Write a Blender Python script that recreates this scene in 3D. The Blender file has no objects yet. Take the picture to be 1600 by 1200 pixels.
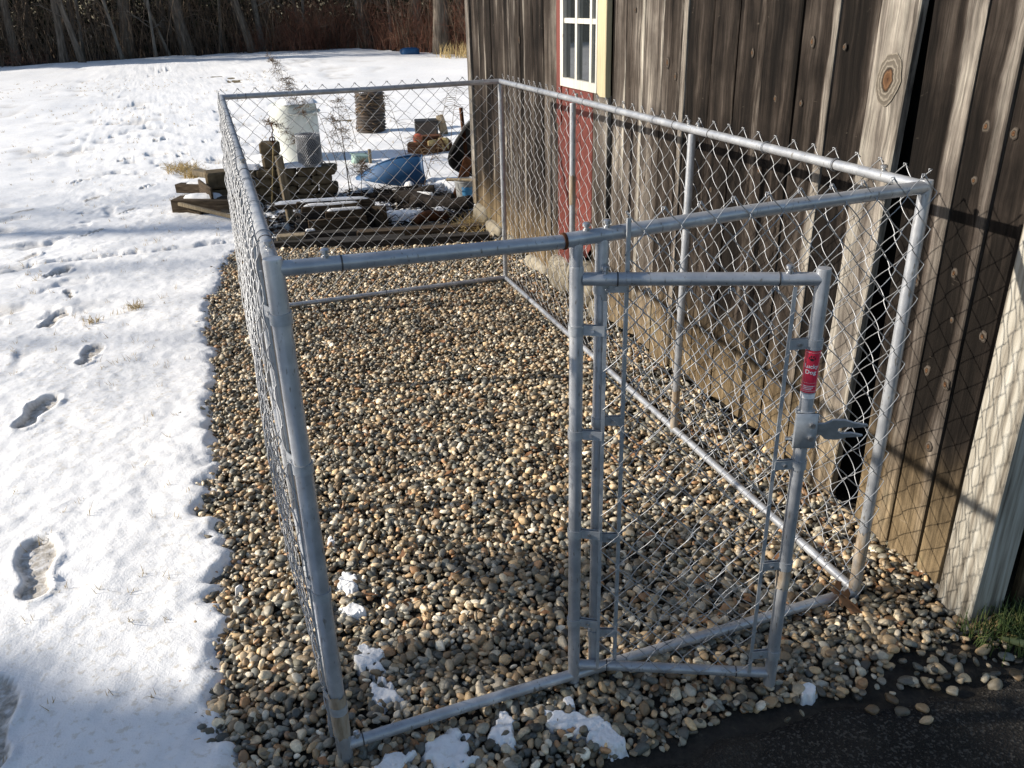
import bpy, math, random
import numpy as np
from mathutils import Matrix, Vector
R0 = random.Random(7)
rng = np.random.default_rng(11)
scene = bpy.context.scene
col = scene.collection

# ------------------------------------------------------------------ camera
CAM = np.array([-0.1267, -1.5121, 1.6357])
PITCH, YAW, ROLL, FPX = 0.4289, 0.3637, -0.0273, 1316.5
def cam_axes():
    cy, sy, cp, sp = math.cos(YAW), math.sin(YAW), math.cos(PITCH), math.sin(PITCH)
    f = np.array([sy*cp, cy*cp, -sp]); r = np.array([cy, -sy, 0.]); u = np.cross(r, f)
    return (math.cos(ROLL)*r+math.sin(ROLL)*u, -math.sin(ROLL)*r+math.cos(ROLL)*u, f)
CR, CU, CF = cam_axes()
cam = bpy.data.cameras.new('camera'); cam_o = bpy.data.objects.new('camera', cam); col.objects.link(cam_o)
cam.sensor_width = 36; cam.lens = FPX*36/1600; cam.clip_start = .02; cam.clip_end = 800
m = Matrix.Identity(4)
for i in range(3):
    m[i][0], m[i][1], m[i][2], m[i][3] = CR[i], CU[i], -CF[i], CAM[i]
cam_o.matrix_world = m
scene.camera = cam_o

# ------------------------------------------------------------------ sky, sun, exposure
SUN = Vector((-1.0, 0.33, 0.50)).normalized()
world = bpy.data.worlds.new('World'); scene.world = world; world.use_nodes = True
wt = world.node_tree
sky = wt.nodes.new('ShaderNodeTexSky'); sky.sky_type = 'NISHITA'; sky.sun_disc = False
sky.sun_elevation = math.asin(SUN.z); sky.sun_rotation = math.atan2(SUN.x, SUN.y)
wt.links.new(sky.outputs[0], wt.nodes['Background'].inputs[0])
wt.nodes['Background'].inputs[1].default_value = 0.112
sun = bpy.data.lights.new('sun', 'SUN'); sun.energy = 5.0; sun.angle = math.radians(.7); sun.color = (1, .92, .81)
sun_o = bpy.data.objects.new('sun', sun); col.objects.link(sun_o)
sun_o.rotation_euler = SUN.to_track_quat('Z', 'Y').to_euler()
vs = scene.view_settings
vs.view_transform = 'Standard'; vs.look = 'None'; vs.gamma = 1; vs.exposure = 0.54; vs.use_curve_mapping = False

# ------------------------------------------------------------------ materials
def new_mat(name, rough=.6, metal=0., base=(.5, .5, .5)):
    mt = bpy.data.materials.new(name); mt.use_nodes = True
    b = mt.node_tree.nodes['Principled BSDF']
    b.inputs['Roughness'].default_value = rough; b.inputs['Metallic'].default_value = metal
    b.inputs['Base Color'].default_value = (*base, 1)
    return mt, mt.node_tree, b
def N(t, kind, **kw):
    n = t.nodes.new(kind)
    for k, v in kw.items():
        if k in n.inputs.keys() if hasattr(n.inputs, 'keys') else False:
            n.inputs[k].default_value = v
        else:
            setattr(n, k, v)
    return n
def ramp(t, fac, stops, interp='LINEAR'):
    n = t.nodes.new('ShaderNodeValToRGB'); cr = n.color_ramp; cr.interpolation = interp
    while len(cr.elements) > 1: cr.elements.remove(cr.elements[-1])
    cr.elements[0].position = stops[0][0]; cr.elements[0].color = (*stops[0][1], 1)
    for p, c in stops[1:]:
        e = cr.elements.new(p); e.color = (*c, 1)
    t.links.new(fac, n.inputs[0]); return n.outputs[0]
def g(v): return (v, v, v)
def coords(t, scale=(1, 1, 1), rand=False, which='Object'):
    tc = t.nodes.new('ShaderNodeTexCoord'); mp = t.nodes.new('ShaderNodeMapping'); mp.inputs['Scale'].default_value = scale
    t.links.new(tc.outputs[which], mp.inputs[0])
    if rand:
        oi = t.nodes.new('ShaderNodeObjectInfo'); mu = t.nodes.new('ShaderNodeMath'); mu.operation = 'MULTIPLY'; mu.inputs[1].default_value = 37.
        t.links.new(oi.outputs['Random'], mu.inputs[0]); cb = t.nodes.new('ShaderNodeCombineXYZ')
        for i in range(3): t.links.new(mu.outputs[0], cb.inputs[i])
        t.links.new(cb.outputs[0], mp.inputs['Location'])
    return mp.outputs[0]
def noise(t, vec, scale=5, detail=4, rough=.55, dist=0.):
    n = t.nodes.new('ShaderNodeTexNoise'); n.inputs['Scale'].default_value = scale; n.inputs['Detail'].default_value = detail
    n.inputs['Roughness'].default_value = rough; n.inputs['Distortion'].default_value = dist
    if vec is not None: t.links.new(vec, n.inputs['Vector'])
    return n.outputs[0]
def mix(t, fac, a, b, mode='MIX'):
    n = t.nodes.new('ShaderNodeMix'); n.data_type = 'RGBA'; n.blend_type = mode
    for s, v in ((0, fac), (6, a), (7, b)):
        if hasattr(v, 'node'): t.links.new(v, n.inputs[s])
        elif s == 0: n.inputs[0].default_value = v
        else: n.inputs[s].default_value = (*v, 1)
    return n.outputs[2]
def mth(t, op, a, b=0., c=None, clamp=False):
    n = t.nodes.new('ShaderNodeMath'); n.operation = op; n.use_clamp = clamp
    for i, v in enumerate((a, b) if c is None else (a, b, c)):
        if hasattr(v, 'node'): t.links.new(v, n.inputs[i])
        else: n.inputs[i].default_value = v
    return n.outputs[0]
def sstep(t, v, lo, hi):
    n = t.nodes.new('ShaderNodeMapRange'); n.interpolation_type = 'SMOOTHSTEP'
    t.links.new(v, n.inputs[0]); n.inputs[1].default_value = lo; n.inputs[2].default_value = hi
    return n.outputs[0]
def bump(t, b, h, strength=.4, dist=.01):
    n = t.nodes.new('ShaderNodeBump'); n.inputs['Strength'].default_value = strength; n.inputs['Distance'].default_value = dist
    t.links.new(h, n.inputs['Height']); t.links.new(n.outputs[0], b.inputs['Normal'])
def attr(t, name, kind='GEOMETRY', out='Fac'):
    n = t.nodes.new('ShaderNodeAttribute'); n.attribute_type = kind; n.attribute_name = name
    return n.outputs[out]
def simple(name, stops, scale=8, rough=.6, metal=0., bs=.3, bd=.004, sc3=(1, 1, 1), rand=True, detail=5):
    mt, t, b = new_mat(name, rough, metal)
    if rough >= .85: b.inputs['Specular IOR Level'].default_value = .15
    v = coords(t, sc3, rand); n = noise(t, v, scale, detail)
    t.links.new(ramp(t, n, stops), b.inputs['Base Color'])
    if bs: bump(t, b, n, bs, bd)
    return mt
M = {}
# grey painted steel tube
mt, t, b = new_mat('painted_steel', .36, .45)
n = noise(t, coords(t, (1, 1, 1)), 22, 5); n2 = noise(t, coords(t, (1, 1, .3)), 120, 3)
c = ramp(t, n, [(.25, (.30, .315, .34)), (.5, (.39, .405, .43)), (.7, (.50, .515, .53))])
c = mix(t, sstep(t, n2, .60, .72), c, (.20, .19, .175))
t.links.new(c, b.inputs['Base Color']); t.links.new(mth(t, 'MULTIPLY_ADD', n2, .3, .24), b.inputs['Roughness']); bump(t, b, n2, .06, .001)
M['steel'] = mt
M['wire'] = simple('galvanised_wire', [(.3, (.27, .28, .295)), (.7, (.42, .43, .445))], 60, .45, .45, 0, rand=False)
M['bolt'] = simple('zinc_bolt', [(.3, g(.4)), (.7, g(.6))], 60, .3, .85, 0)
M['band'] = simple('zinc_strap', [(.3, (.30, .32, .34)), (.7, (.44, .46, .48))], 60, .45, .35, .1, .001)
M['joint'] = simple('dark_joint', [(.3, (.05, .05, .055)), (.7, (.10, .09, .085))], 60, .6, .3, 0)
M['rust'] = simple('rusty_steel', [(.3, (.04, .018, .010)), (.6, (.13, .052, .022)), (.75, (.09, .055, .04))], 25, .85, .1, .4)
M['tape'] = simple('torn_paper_tape', [(.2, (.12, .085, .055)), (.42, (.28, .215, .15)), (.58, (.36, .31, .25)), (.75, (.27, .28, .29))], 16, .9, 0, .5, .002, (3, 3, .8))
# barn wood
def barn_wood():
    mt, t, b = new_mat('weathered_barn_wood', .9); b.inputs['Specular IOR Level'].default_value = .12
    v = coords(t, (1, 1, 1), True)
    warp = noise(t, coords(t, (2, 2, .8), True), 3, 3)
    tc = t.nodes.new('ShaderNodeVectorMath'); tc.operation = 'ADD'
    cb = t.nodes.new('ShaderNodeCombineXYZ'); w2 = mth(t, 'MULTIPLY', warp, .06)
    t.links.new(w2, cb.inputs[1]); t.links.new(v, tc.inputs[0]); t.links.new(cb.outputs[0], tc.inputs[1])
    mp = t.nodes.new('ShaderNodeMapping'); mp.inputs['Scale'].default_value = (60, 60, 2.2); t.links.new(tc.outputs[0], mp.inputs[0])
    grain = noise(t, mp.outputs[0], 1.15, 9, .74)
    mp2 = t.nodes.new('ShaderNodeMapping'); mp2.inputs['Scale'].default_value = (9, 9, .8); t.links.new(tc.outputs[0], mp2.inputs[0])
    streak = noise(t, mp2.outputs[0], 1.6, 5, .6)
    patch = noise(t, v, 2.6, 5, .65)
    tone = attr(t, 'tone', 'OBJECT'); strip = attr(t, 'strip', 'OBJECT'); u = attr(t, 'across')
    # pale strip on one board side: weathering with soft tree shade painted in
    us = mth(t, 'ADD', u, mth(t, 'MULTIPLY', mth(t, 'SUBTRACT', streak, .5), .9))
    sm = sstep(t, mth(t, 'SUBTRACT', us, mth(t, 'SUBTRACT', 1.0, strip)), -.10, .10)
    tn = mth(t, 'ADD', tone, mth(t, 'MULTIPLY', sm, .50))
    tn = mth(t, 'ADD', tn, mth(t, 'MULTIPLY', mth(t, 'SUBTRACT', patch, .5), .9))
    tn = mth(t, 'ADD', tn, mth(t, 'MULTIPLY', mth(t, 'SUBTRACT', streak, .5), 1.35), clamp=True)
    base = ramp(t, tn, [(0, (.008, .0063, .0051)), (.2, (.024, .0186, .0150)), (.42, (.058, .0470, .0388)), (.62, (.118, .101, .086)), (.82, (.22, .195, .166)), (1, (.36, .33, .28))])
    gr = ramp(t, grain, [(.27, g(.10)), (.40, g(.50)), (.50, g(.90)), (.60, g(1.35)), (.74, g(2.3))])
    c = mix(t, .9, base, gr, 'MULTIPLY')
    # yellow-brown weathered foot with an uneven tide line
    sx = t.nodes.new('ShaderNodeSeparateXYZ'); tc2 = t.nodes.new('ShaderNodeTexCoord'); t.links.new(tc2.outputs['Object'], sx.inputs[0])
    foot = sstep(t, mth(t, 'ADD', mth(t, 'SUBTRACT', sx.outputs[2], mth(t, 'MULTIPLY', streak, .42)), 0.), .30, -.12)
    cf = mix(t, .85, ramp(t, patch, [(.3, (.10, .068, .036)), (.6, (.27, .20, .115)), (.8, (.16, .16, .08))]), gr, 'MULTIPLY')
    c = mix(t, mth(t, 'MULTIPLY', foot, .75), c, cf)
    crack = sstep(t, grain, .335, .29)
    c = mix(t, mth(t, 'MULTIPLY', crack, .8), c, (.012, .010, .009))
    scr = noise(t, coords(t, (1, 14, 40), True), 1.1, 2, .4, 1.5)
    c = mix(t, mth(t, 'MULTIPLY', sstep(t, scr, .74, .80), .15), c, (.42, .36, .28))
    t.links.new(c, b.inputs['Base Color'])
    bump(t, b, mth(t, 'ADD', grain, mth(t, 'MULTIPLY', streak, .6)), .9, .006)
    return mt
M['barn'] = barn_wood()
mt, t, b = new_mat('weathered_knot', .8); b.inputs['Specular IOR Level'].default_value = .15
rad = attr(t, 'rad'); nn = noise(t, coords(t, (1, 1, 1), True), 90, 4)
rr = mth(t, 'ADD', rad, mth(t, 'MULTIPLY', mth(t, 'SUBTRACT', nn, .5), .24))
wv = mth(t, 'SINE', mth(t, 'MULTIPLY', rr, 27.))
c = ramp(t, rr, [(0, (.030, .016, .009)), (.14, (.10, .050, .024)), (.30, (.13, .070, .036)), (.42, (.020, .014, .010)), (.50, (.06, .048, .036)), (.68, (.11, .092, .074)), (.85, (.055, .045, .037)), (1, (.04, .033, .027))])
c = mix(t, mth(t, 'MULTIPLY', attr(t, 'tone', 'OBJECT'), sstep(t, rr, .38, .55)), c, ramp(t, wv, [(0, (.13, .112, .09)), (1, (.21, .185, .15))]))
c = mix(t, .3, c, ramp(t, wv, [(0, g(.45)), (1, g(1.1))]), 'MULTIPLY')
t.links.new(c, b.inputs['Base Color']); bump(t, b, wv, .3, .002); M['knot'] = mt
def paint(name, colr, under, amt=.5, sc=(1, 1, .35)):
    mt, t, b = new_mat(name, .7)
    n = noise(t, coords(t, sc, True), 14, 6, .7); f = noise(t, coords(t, (30, 30, 2), True), 3, 5)
    c = mix(t, sstep(t, n, .50+.18*(1-amt), .56+.18*(1-amt)), mix(t, .5, colr, ramp(t, f, [(.3, g(.6)), (.7, g(1.2))]), 'MULTIPLY'), under)
    t.links.new(c, b.inputs['Base Color']); bump(t, b, mth(t, 'ADD', n, f), .5, .003); return mt
M['red'] = paint('peeling_red_paint', (.155, .030, .020), (.13, .062, .042), .45)
M['cream'] = paint('cream_paint', (.62, .53, .33), (.45, .39, .28), .2)
M['white'] = paint('white_paint', (.60, .585, .52), (.34, .31, .26), .5)
mt, t, b = new_mat('window_glass', .03, 0, (.02, .024, .026)); b.inputs['Specular IOR Level'].default_value = .9; b.inputs['IOR'].default_value = 1.7
bump(t, b, noise(t, coords(t), 5, 2), .02, .01); M['glass'] = mt
M['pale_wood'] = simple('bleached_pale_wood', [(.30, (.09, .078, .062)), (.42, (.25, .225, .185)), (.55, (.38, .355, .30)), (.72, (.50, .48, .43))], 2.2, .85, 0, .7, .006, (26, 26, 1.4))
M['dark'] = simple('dark_interior', [(.3, g(.01)), (.7, g(.02))], 5, .9, 0, 0)
M['stone'] = simple('foundation_stone', [(.25, (.12, .10, .075)), (.55, (.30, .265, .20)), (.8, (.46, .42, .34))], 9, .9, 0, .7, .01)
# ground
mt, t, b = new_mat('gravel_soil', .95)
v = coords(t); n = noise(t, v, 45, 6, .7)
t.links.new(ramp(t, n, [(.3, (.012, .010, .008)), (.6, (.04, .033, .024)), (.75, (.09, .075, .055))]), b.inputs['Base Color']); bump(t, b, n, 1., .012); M['soil'] = mt
mt, t, b = new_mat('winter_lawn', .95)
v = coords(t); n = noise(t, v, 30, 6, .7)
t.links.new(ramp(t, n, [(.3, (.05, .04, .02)), (.6, (.16, .12, .06)), (.75, (.22, .18, .10))]), b.inputs['Base Color']); bump(t, b, n, 1., .02); M['lawn'] = mt
mt, t, b = new_mat('asphalt', .9); b.inputs['Specular IOR Level'].default_value = .25
v = coords(t); n = noise(t, v, 160, 5, .7); n2 = noise(t, v, 5, 4); vo = t.nodes.new('ShaderNodeTexVoronoi'); vo.inputs['Scale'].default_value = 170; t.links.new(v, vo.inputs['Vector'])
c = ramp(t, n2, [(.3, (.014, .0125, .011)), (.7, (.032, .028, .024))]); c = mix(t, sstep(t, n, .55, .66), c, (.12, .105, .085))
vc = t.nodes.new('ShaderNodeSeparateXYZ'); t.links.new(vo.outputs['Color'], vc.inputs[0])
c = mix(t, mth(t, 'MULTIPLY', sstep(t, vc.outputs[0], .78, .95), .55), c, (.16, .145, .125)); c = mix(t, sstep(t, noise(t, v, 1.6, 5, .7), .52, .60), c, mix(t, .5, c, (.05, .043, .034)))
t.links.new(c, b.inputs['Base Color']); bump(t, b, mth(t, 'ADD', vo.outputs['Distance'], n), 1., .008); M['asphalt'] = mt
mt, t, b = new_mat('snow', .55)
b.inputs['Specular IOR Level'].default_value = .25
v = coords(t); n = noise(t, v, 38, 6, .65); n2 = noise(t, v, 7, 5, .6); n3 = noise(t, coords(t, (1.6, 1, 1)), 1.1, 5, .65); n4 = noise(t, v, 150, 4, .6)
bare = attr(t, 'bare')
c = ramp(t, n2, [(.3, (.78, .785, .79)), (.7, (.86, .858, .85))])
thin = mth(t, 'MULTIPLY', sstep(t, n3, .38, .60), sstep(t, n, .53, .64))
c = mix(t, mth(t, 'MULTIPLY', thin, .45), c, (.50, .43, .31))
cb_ = ramp(t, n, [(.32, (.16, .13, .085)), (.5, (.42, .38, .32)), (.68, (.74, .74, .74))])
c = mix(t, bare, c, cb_)
t.links.new(c, b.inputs['Base Color'])
bump(t, b, mth(t, 'ADD', n, mth(t, 'MULTIPLY', n4, .35)), .5, .008); M['snow'] = mt
# pebbles
PAL = [(.30, .225, .14), (.125, .115, .090), (.40, .335, .24), (.062, .060, .052), (.21, .155, .095), (.15, .148, .128), (.25, .145, .075), (.090, .078, .058),
       (.50, .455, .375), (.18, .165, .135), (.26, .21, .145), (.085, .088, .080), (.34, .265, .175), (.15, .105, .062), (.23, .215, .18), (.38, .275, .16), (.105, .098, .072), (.31, .27, .21), (.27, .19, .11), (.43, .37, .275)]
def pebble_mat(name, single):
    mt, t, b = new_mat(name, .5)
    if single:
        oi = t.nodes.new('ShaderNodeObjectInfo'); r = oi.outputs['Random']
    else: r = attr(t, 'pick')
    c = ramp(t, r, [(i/len(PAL), p) for i, p in enumerate(PAL)], 'CONSTANT')
    fr = mth(t, 'FRACT', mth(t, 'MULTIPLY', r, 977.3))
    v = coords(t, (1, 1, 1), single); n = noise(t, v, 130 if not single else 2.2, 5, .7); 
    c = mix(t, 1., c, ramp(t, fr, [(0, (.72, .72, .70)), (.55, (1.45, 1.43, 1.36)), (1, (2.35, 2.28, 2.12))]), 'MULTIPLY')
    c = mix(t, .7, c, ramp(t, n, [(.3, g(.6)), (.6, g(1.05)), (.75, g(1.4))]), 'MULTIPLY')
    t.links.new(c, b.inputs['Base Color']); t.links.new(mth(t, 'MULTIPLY_ADD', fr, .3, .33), b.inputs['Roughness'])
    bump(t, b, n, .25, .002 if not single else .05); return mt
M['pebbles'] = pebble_mat('river_pebbles', False); M['pebble'] = pebble_mat('river_pebble', True)
# junk and plants
M['block'] = simple('tan_concrete_block', [(.25, (.07, .052, .032)), (.55, (.15, .115, .07)), (.8, (.23, .18, .115))], 16, .95, 0, .6, .008)
M['old_plank'] = simple('old_plank', [(.3, (.030, .022, .015)), (.6, (.095, .070, .047)), (.8, (.18, .145, .10))], 3, .9, 0, .5, .005, (3, 22, 22))
M['grey_plank'] = simple('grey_plank', [(.3, (.015, .014, .013)), (.6, (.045, .041, .037)), (.8, (.10, .093, .082))], 3, .9, 0, .5, .005, (3, 22, 22))
M['stake'] = simple('wooden_stake', [(.3, (.14, .11, .07)), (.6, (.27, .22, .15)), (.8, (.36, .31, .23))], 3, .9, 0, .4, .004, (24, 24, 2))
M['bark'] = simple('dark_log_bark', [(.3, (.012, .010, .008)), (.6, (.036, .029, .024)), (.8, (.08, .066, .055))], 6, .95, 0, .9, .015, (1, 5, 5))
M['barrel'] = simple('milky_plastic', [(.3, (.36, .37, .32)), (.45, (.56, .58, .53)), (.7, (.68, .70, .65))], 5, .5, 0, .05)
M['pipe'] = simple('dark_ribbed_plastic', [(.3, (.025, .02, .018)), (.6, (.06, .045, .035)), (.75, (.14, .085, .05))], 9, .7, 0, .2)
M['blue'] = simple('blue_plastic', [(.3, (.005, .052, .14)), (.6, (.009, .075, .19)), (.85, (.03, .11, .23))], 6, .6, 0, .05)
M['black'] = simple('black_plastic', [(.3, g(.008)), (.7, g(.022))], 6, .6, 0, .05)
M['green'] = simple('pale_green_plastic', [(.3, (.22, .33, .30)), (.7, (.32, .43, .38))], 6, .5, 0, .05)
M['zinc'] = simple('galvanised_bucket', [(.3, (.28, .29, .29)), (.7, (.46, .46, .45))], 12, .5, .4, .1)
M['label'] = simple('faded_blue_label', [(.3, (.04, .24, .52)), (.6, (.10, .36, .62)), (.8, (.4, .55, .62))], 20, .6, 0, 0)
M['redpaint'] = simple('faded_red_metal', [(.3, (.30, .06, .03)), (.6, (.42, .10, .05)), (.8, (.5, .33, .12))], 12, .7, .1, .2)
M['yellow'] = simple('faded_yellow_metal', [(.3, (.42, .29, .10)), (.6, (.52, .40, .18)), (.8, (.25, .12, .05))], 12, .7, .1, .2)
M['weed'] = simple('dried_weed', [(.3, (.075, .05, .032)), (.6, (.17, .12, .075)), (.8, (.26, .19, .12))], 30, .9, 0, 0)
M['straw'] = simple('dry_straw', [(.3, (.28, .20, .09)), (.7, (.48, .37, .18))], 30, .9, 0, 0, rand=False)
M['grass'] = simple('winter_grass', [(.3, (.035, .06, .015)), (.6, (.08, .12, .03)), (.8, (.28, .24, .09))], 25, .7, 0, 0, rand=False)
M['leaf'] = simple('dry_oak_leaf', [(.3, (.17, .075, .03)), (.7, (.30, .15, .065))], 40, .75, 0, .2, .002)
M['trunk'] = simple('tree_bark', [(.3, (.06, .050, .040)), (.55, (.14, .115, .092)), (.8, (.26, .22, .18))], 5, .95, 0, .8, .03, (3, 3, .5))
M['pale_trunk'] = simple('pale_tree_bark', [(.3, (.085, .076, .066)), (.55, (.18, .16, .135)), (.8, (.28, .25, .21))], 5, .95, 0, .6, .02, (3, 3, .7))
M['brush'] = simple('bare_brush', [(.3, (.055, .040, .030)), (.55, (.15, .11, .078)), (.75, (.34, .26, .19))], 1.5, .95, 0, 0, rand=False)
M['redbrush'] = simple('reddish_brush', [(.3, (.09, .042, .028)), (.55, (.20, .092, .06)), (.75, (.32, .18, .115))], 1.5, .95, 0, 0, rand=False)
M['needle'] = simple('evergreen_needles', [(.3, (.010, .016, .009)), (.6, (.022, .034, .016)), (.8, (.04, .05, .022))], .8, .9, 0, 0, rand=False)
M['siding'] = simple('house_siding', [(.3, (.42, .41, .38)), (.7, (.52, .51, .47))], 3, .7, 0, .05)
M['shingle'] = simple('roof_shingle', [(.3, g(.05)), (.7, g(.10))], 14, .9, 0, .3)
M['sticker'] = simple('red_sticker', [(.3, (.62, .022, .055)), (.7, (.70, .035, .075))], 60, .4, 0, 0)
M['print_white'] = simple('white_print', [(.3, g(.72)), (.7, g(.82))], 60, .5, 0, 0)
M['print_black'] = simple('black_print', [(.3, g(.012)), (.7, g(.02))], 60, .5, 0, 0)

# ------------------------------------------------------------------ mesh helpers
def link(name, me, mat=None, parent=None):
    o = bpy.data.objects.new(name, me); col.objects.link(o)
    if mat is not None: me.materials.append(M[mat])
    if parent is not None: o.parent = parent
    return o
def raw_mesh(name, V, Fq, smooth=True):
    """V (n,3) array; Fq list of (k, array(m,k)) groups or list of tuples"""
    me = bpy.data.meshes.new(name); V = np.asarray(V, np.float32)
    if isinstance(Fq, np.ndarray): Fq = [Fq]
    if len(Fq) and not isinstance(Fq[0], np.ndarray):
        me.from_pydata(V.tolist(), [], [tuple(int(i) for i in f) for f in Fq])
    else:
        loops = np.concatenate([f.ravel() for f in Fq]).astype(np.int32)
        sizes = np.concatenate([np.full(len(f), f.shape[1]) for f in Fq]).astype(np.int32)
        me.vertices.add(len(V)); me.vertices.foreach_set('co', V.ravel())
        me.loops.add(len(loops)); me.loops.foreach_set('vertex_index', loops)
        me.polygons.add(len(sizes)); st = np.concatenate([[0], np.cumsum(sizes)[:-1]]).astype(np.int32)
        me.polygons.foreach_set('loop_start', st); me.polygons.foreach_set('loop_total', sizes)
        me.update(calc_edges=True)
    me.polygons.foreach_set('use_smooth', np.full(len(me.polygons), smooth)); me.validate(); me.update()
    return me
def fattr(me, name, vals):
    a = me.attributes.new(name, 'FLOAT', 'POINT'); a.data.foreach_set('value', np.asarray(vals, np.float32))
def frames(T):
    ref = np.where(np.abs(T[..., 2:3]) > .9, np.array([1., 0, 0]), np.array([0, 0, 1.]))
    A = np.cross(ref, T); A /= np.linalg.norm(A, axis=-1, keepdims=True)+1e-12
    return A, np.cross(T, A)
def tubes(P, Rd, sides=4, cap=True):
    """P (n,k,3), Rd (n,k) or scalar -> verts, [quads, ngons]"""
    P = np.asarray(P, float)
    if P.ndim == 2: P = P[None]
    n, k, _ = P.shape
    Rd = np.broadcast_to(np.asarray(Rd, float), (n, k))
    T = np.empty_like(P); T[:, 1:-1] = P[:, 2:]-P[:, :-2]; T[:, 0] = P[:, 1]-P[:, 0]; T[:, -1] = P[:, -1]-P[:, -2]
    T /= np.linalg.norm(T, axis=-1, keepdims=True)+1e-12
    mean = P[:, -1]-P[:, 0]; L = np.linalg.norm(mean, axis=-1, keepdims=True); mean = np.where(L > 1e-6, mean/np.maximum(L, 1e-6), T[:, 0])
    A0, _ = frames(mean); A0 = np.broadcast_to(A0[:, None], P.shape)
    A = A0-T*(A0*T).sum(-1, keepdims=True); A /= np.linalg.norm(A, axis=-1, keepdims=True)+1e-9; B = np.cross(T, A)
    th = np.arange(sides)*2*np.pi/sides
    V = P[:, :, None]+Rd[:, :, None, None]*(np.cos(th)[:, None]*A[:, :, None]+np.sin(th)[:, None]*B[:, :, None])
    V = V.reshape(-1, 3)
    i = np.arange(n)[:, None, None]*k*sides; j = np.arange(k-1)[None, :, None]*sides; s = np.arange(sides)[None, None]; s2 = (s+1) % sides
    q = np.stack([i+j+s, i+j+s2, i+j+sides+s2, i+j+sides+s], -1).reshape(-1, 4)
    out = [q]
    if cap:
        c0 = (np.arange(n)[:, None]*k*sides+np.arange(sides)[None, ::-1]); c1 = (np.arange(n)[:, None]*k*sides+(k-1)*sides+np.arange(sides)[None])
        out.append(np.concatenate([c0, c1]))
    return V, out
class MB:
    def __init__(s): s.V = []; s.F = []; s.n = 0
    def add(s, V, F):
        s.V.append(np.asarray(V, float)); s.F += [tuple(int(i)+s.n for i in f) for f in F]; s.n += len(V); return s
    def tube(s, pts, r, sides=12, cap=True):
        V, Fs = tubes(np.asarray(pts, float), np.asarray(r, float) if np.ndim(r) else r, sides, cap)
        return s.add(V, [f for a in Fs for f in a])
    def box(s, c, size, rot=None, bev=.0):
        x, y, z = [d/2 for d in size]; b = min(bev, x*.9, y*.9, z*.9)
        if b <= 0:
            V = np.array([(i*x, j*y, k*z) for i in (-1, 1) for j in (-1, 1) for k in (-1, 1)])
            F = [(0, 1, 3, 2), (4, 6, 7, 5), (0, 4, 5, 1), (2, 3, 7, 6), (0, 2, 6, 4), (1, 5, 7, 3)]
        else:   # chamfered on the vertical profile and at both ends
            def ring(zz, ins):
                X, Y = x-ins, y-ins; return [(-X+b, -Y, zz), (X-b, -Y, zz), (X, -Y+b, zz), (X, Y-b, zz), (X-b, Y, zz), (-X+b, Y, zz), (-X, Y-b, zz), (-X, -Y+b, zz)]
            V = np.array(ring(-z, b*.7)+ring(-z+b, 0)+ring(z-b, 0)+ring(z, b*.7))
            F = [tuple(range(7, -1, -1)), tuple(range(24, 32))]+[(r*8+i, r*8+(i+1) % 8, r*8+8+(i+1) % 8, r*8+8+i) for r in range(3) for i in range(8)]
        if rot is not None: V = V@np.array(rot).T
        return s.add(V+np.asarray(c, float), F)
    def lathe(s, prof, c=(0, 0, 0), n=24, rot=None, closed=False):
        th = np.arange(n)*2*np.pi/n; V = np.array([(r*math.cos(a), r*math.sin(a), z) for r, z in prof for a in th])
        F = [(i*n+j, i*n+(j+1) % n, (i+1)*n+(j+1) % n, (i+1)*n+j) for i in range(len(prof)-1) for j in range(n)]
        if not closed: F += [tuple(range(n-1, -1, -1)), tuple(range((len(prof)-1)*n, len(prof)*n))]
        if rot is not None: V = V@np.array(rot).T
        return s.add(V+np.asarray(c, float), F)
    def prism(s, poly, h, rot=None, c=(0, 0, 0)):
        n = len(poly); V = np.array([(x, y, -h/2) for x, y in poly]+[(x, y, h/2) for x, y in poly])
        F = [tuple(range(n-1, -1, -1)), tuple(range(n, 2*n))]+[(i, (i+1) % n, n+(i+1) % n, n+i) for i in range(n)]
        if rot is not None: V = V@np.array(rot).T
        return s.add(V+np.asarray(c, float), F)
    def build(s, name, mat, parent=None, smooth=False):
        me = raw_mesh(name, np.concatenate(s.V), s.F, smooth)
        if smooth == 'auto' or smooth is True:
            try: me.set_sharp_from_angle(angle=math.radians(42))
            except Exception: pass
        return link(name, me, mat, parent)
def rz(a): c, s = math.cos(a), math.sin(a); return np.array([[c, -s, 0], [s, c, 0], [0, 0, 1.]])
def rx(a): c, s = math.cos(a), math.sin(a); return np.array([[1, 0, 0], [0, c, -s], [0, s, c]])
def ry(a): c, s = math.cos(a), math.sin(a); return np.array([[c, 0, s], [0, 1, 0], [-s, 0, c]])
def tag(o, label=None, cat=None, group=None, kind=None):
    if label: o['label'] = label
    if cat: o['category'] = cat
    if group: o['group'] = group
    if kind: o['kind'] = kind
    return o
def empty(name, loc=(0, 0, 0)):
    o = bpy.data.objects.new(name, None); col.objects.link(o); o.empty_display_size = .1
    return o
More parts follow.
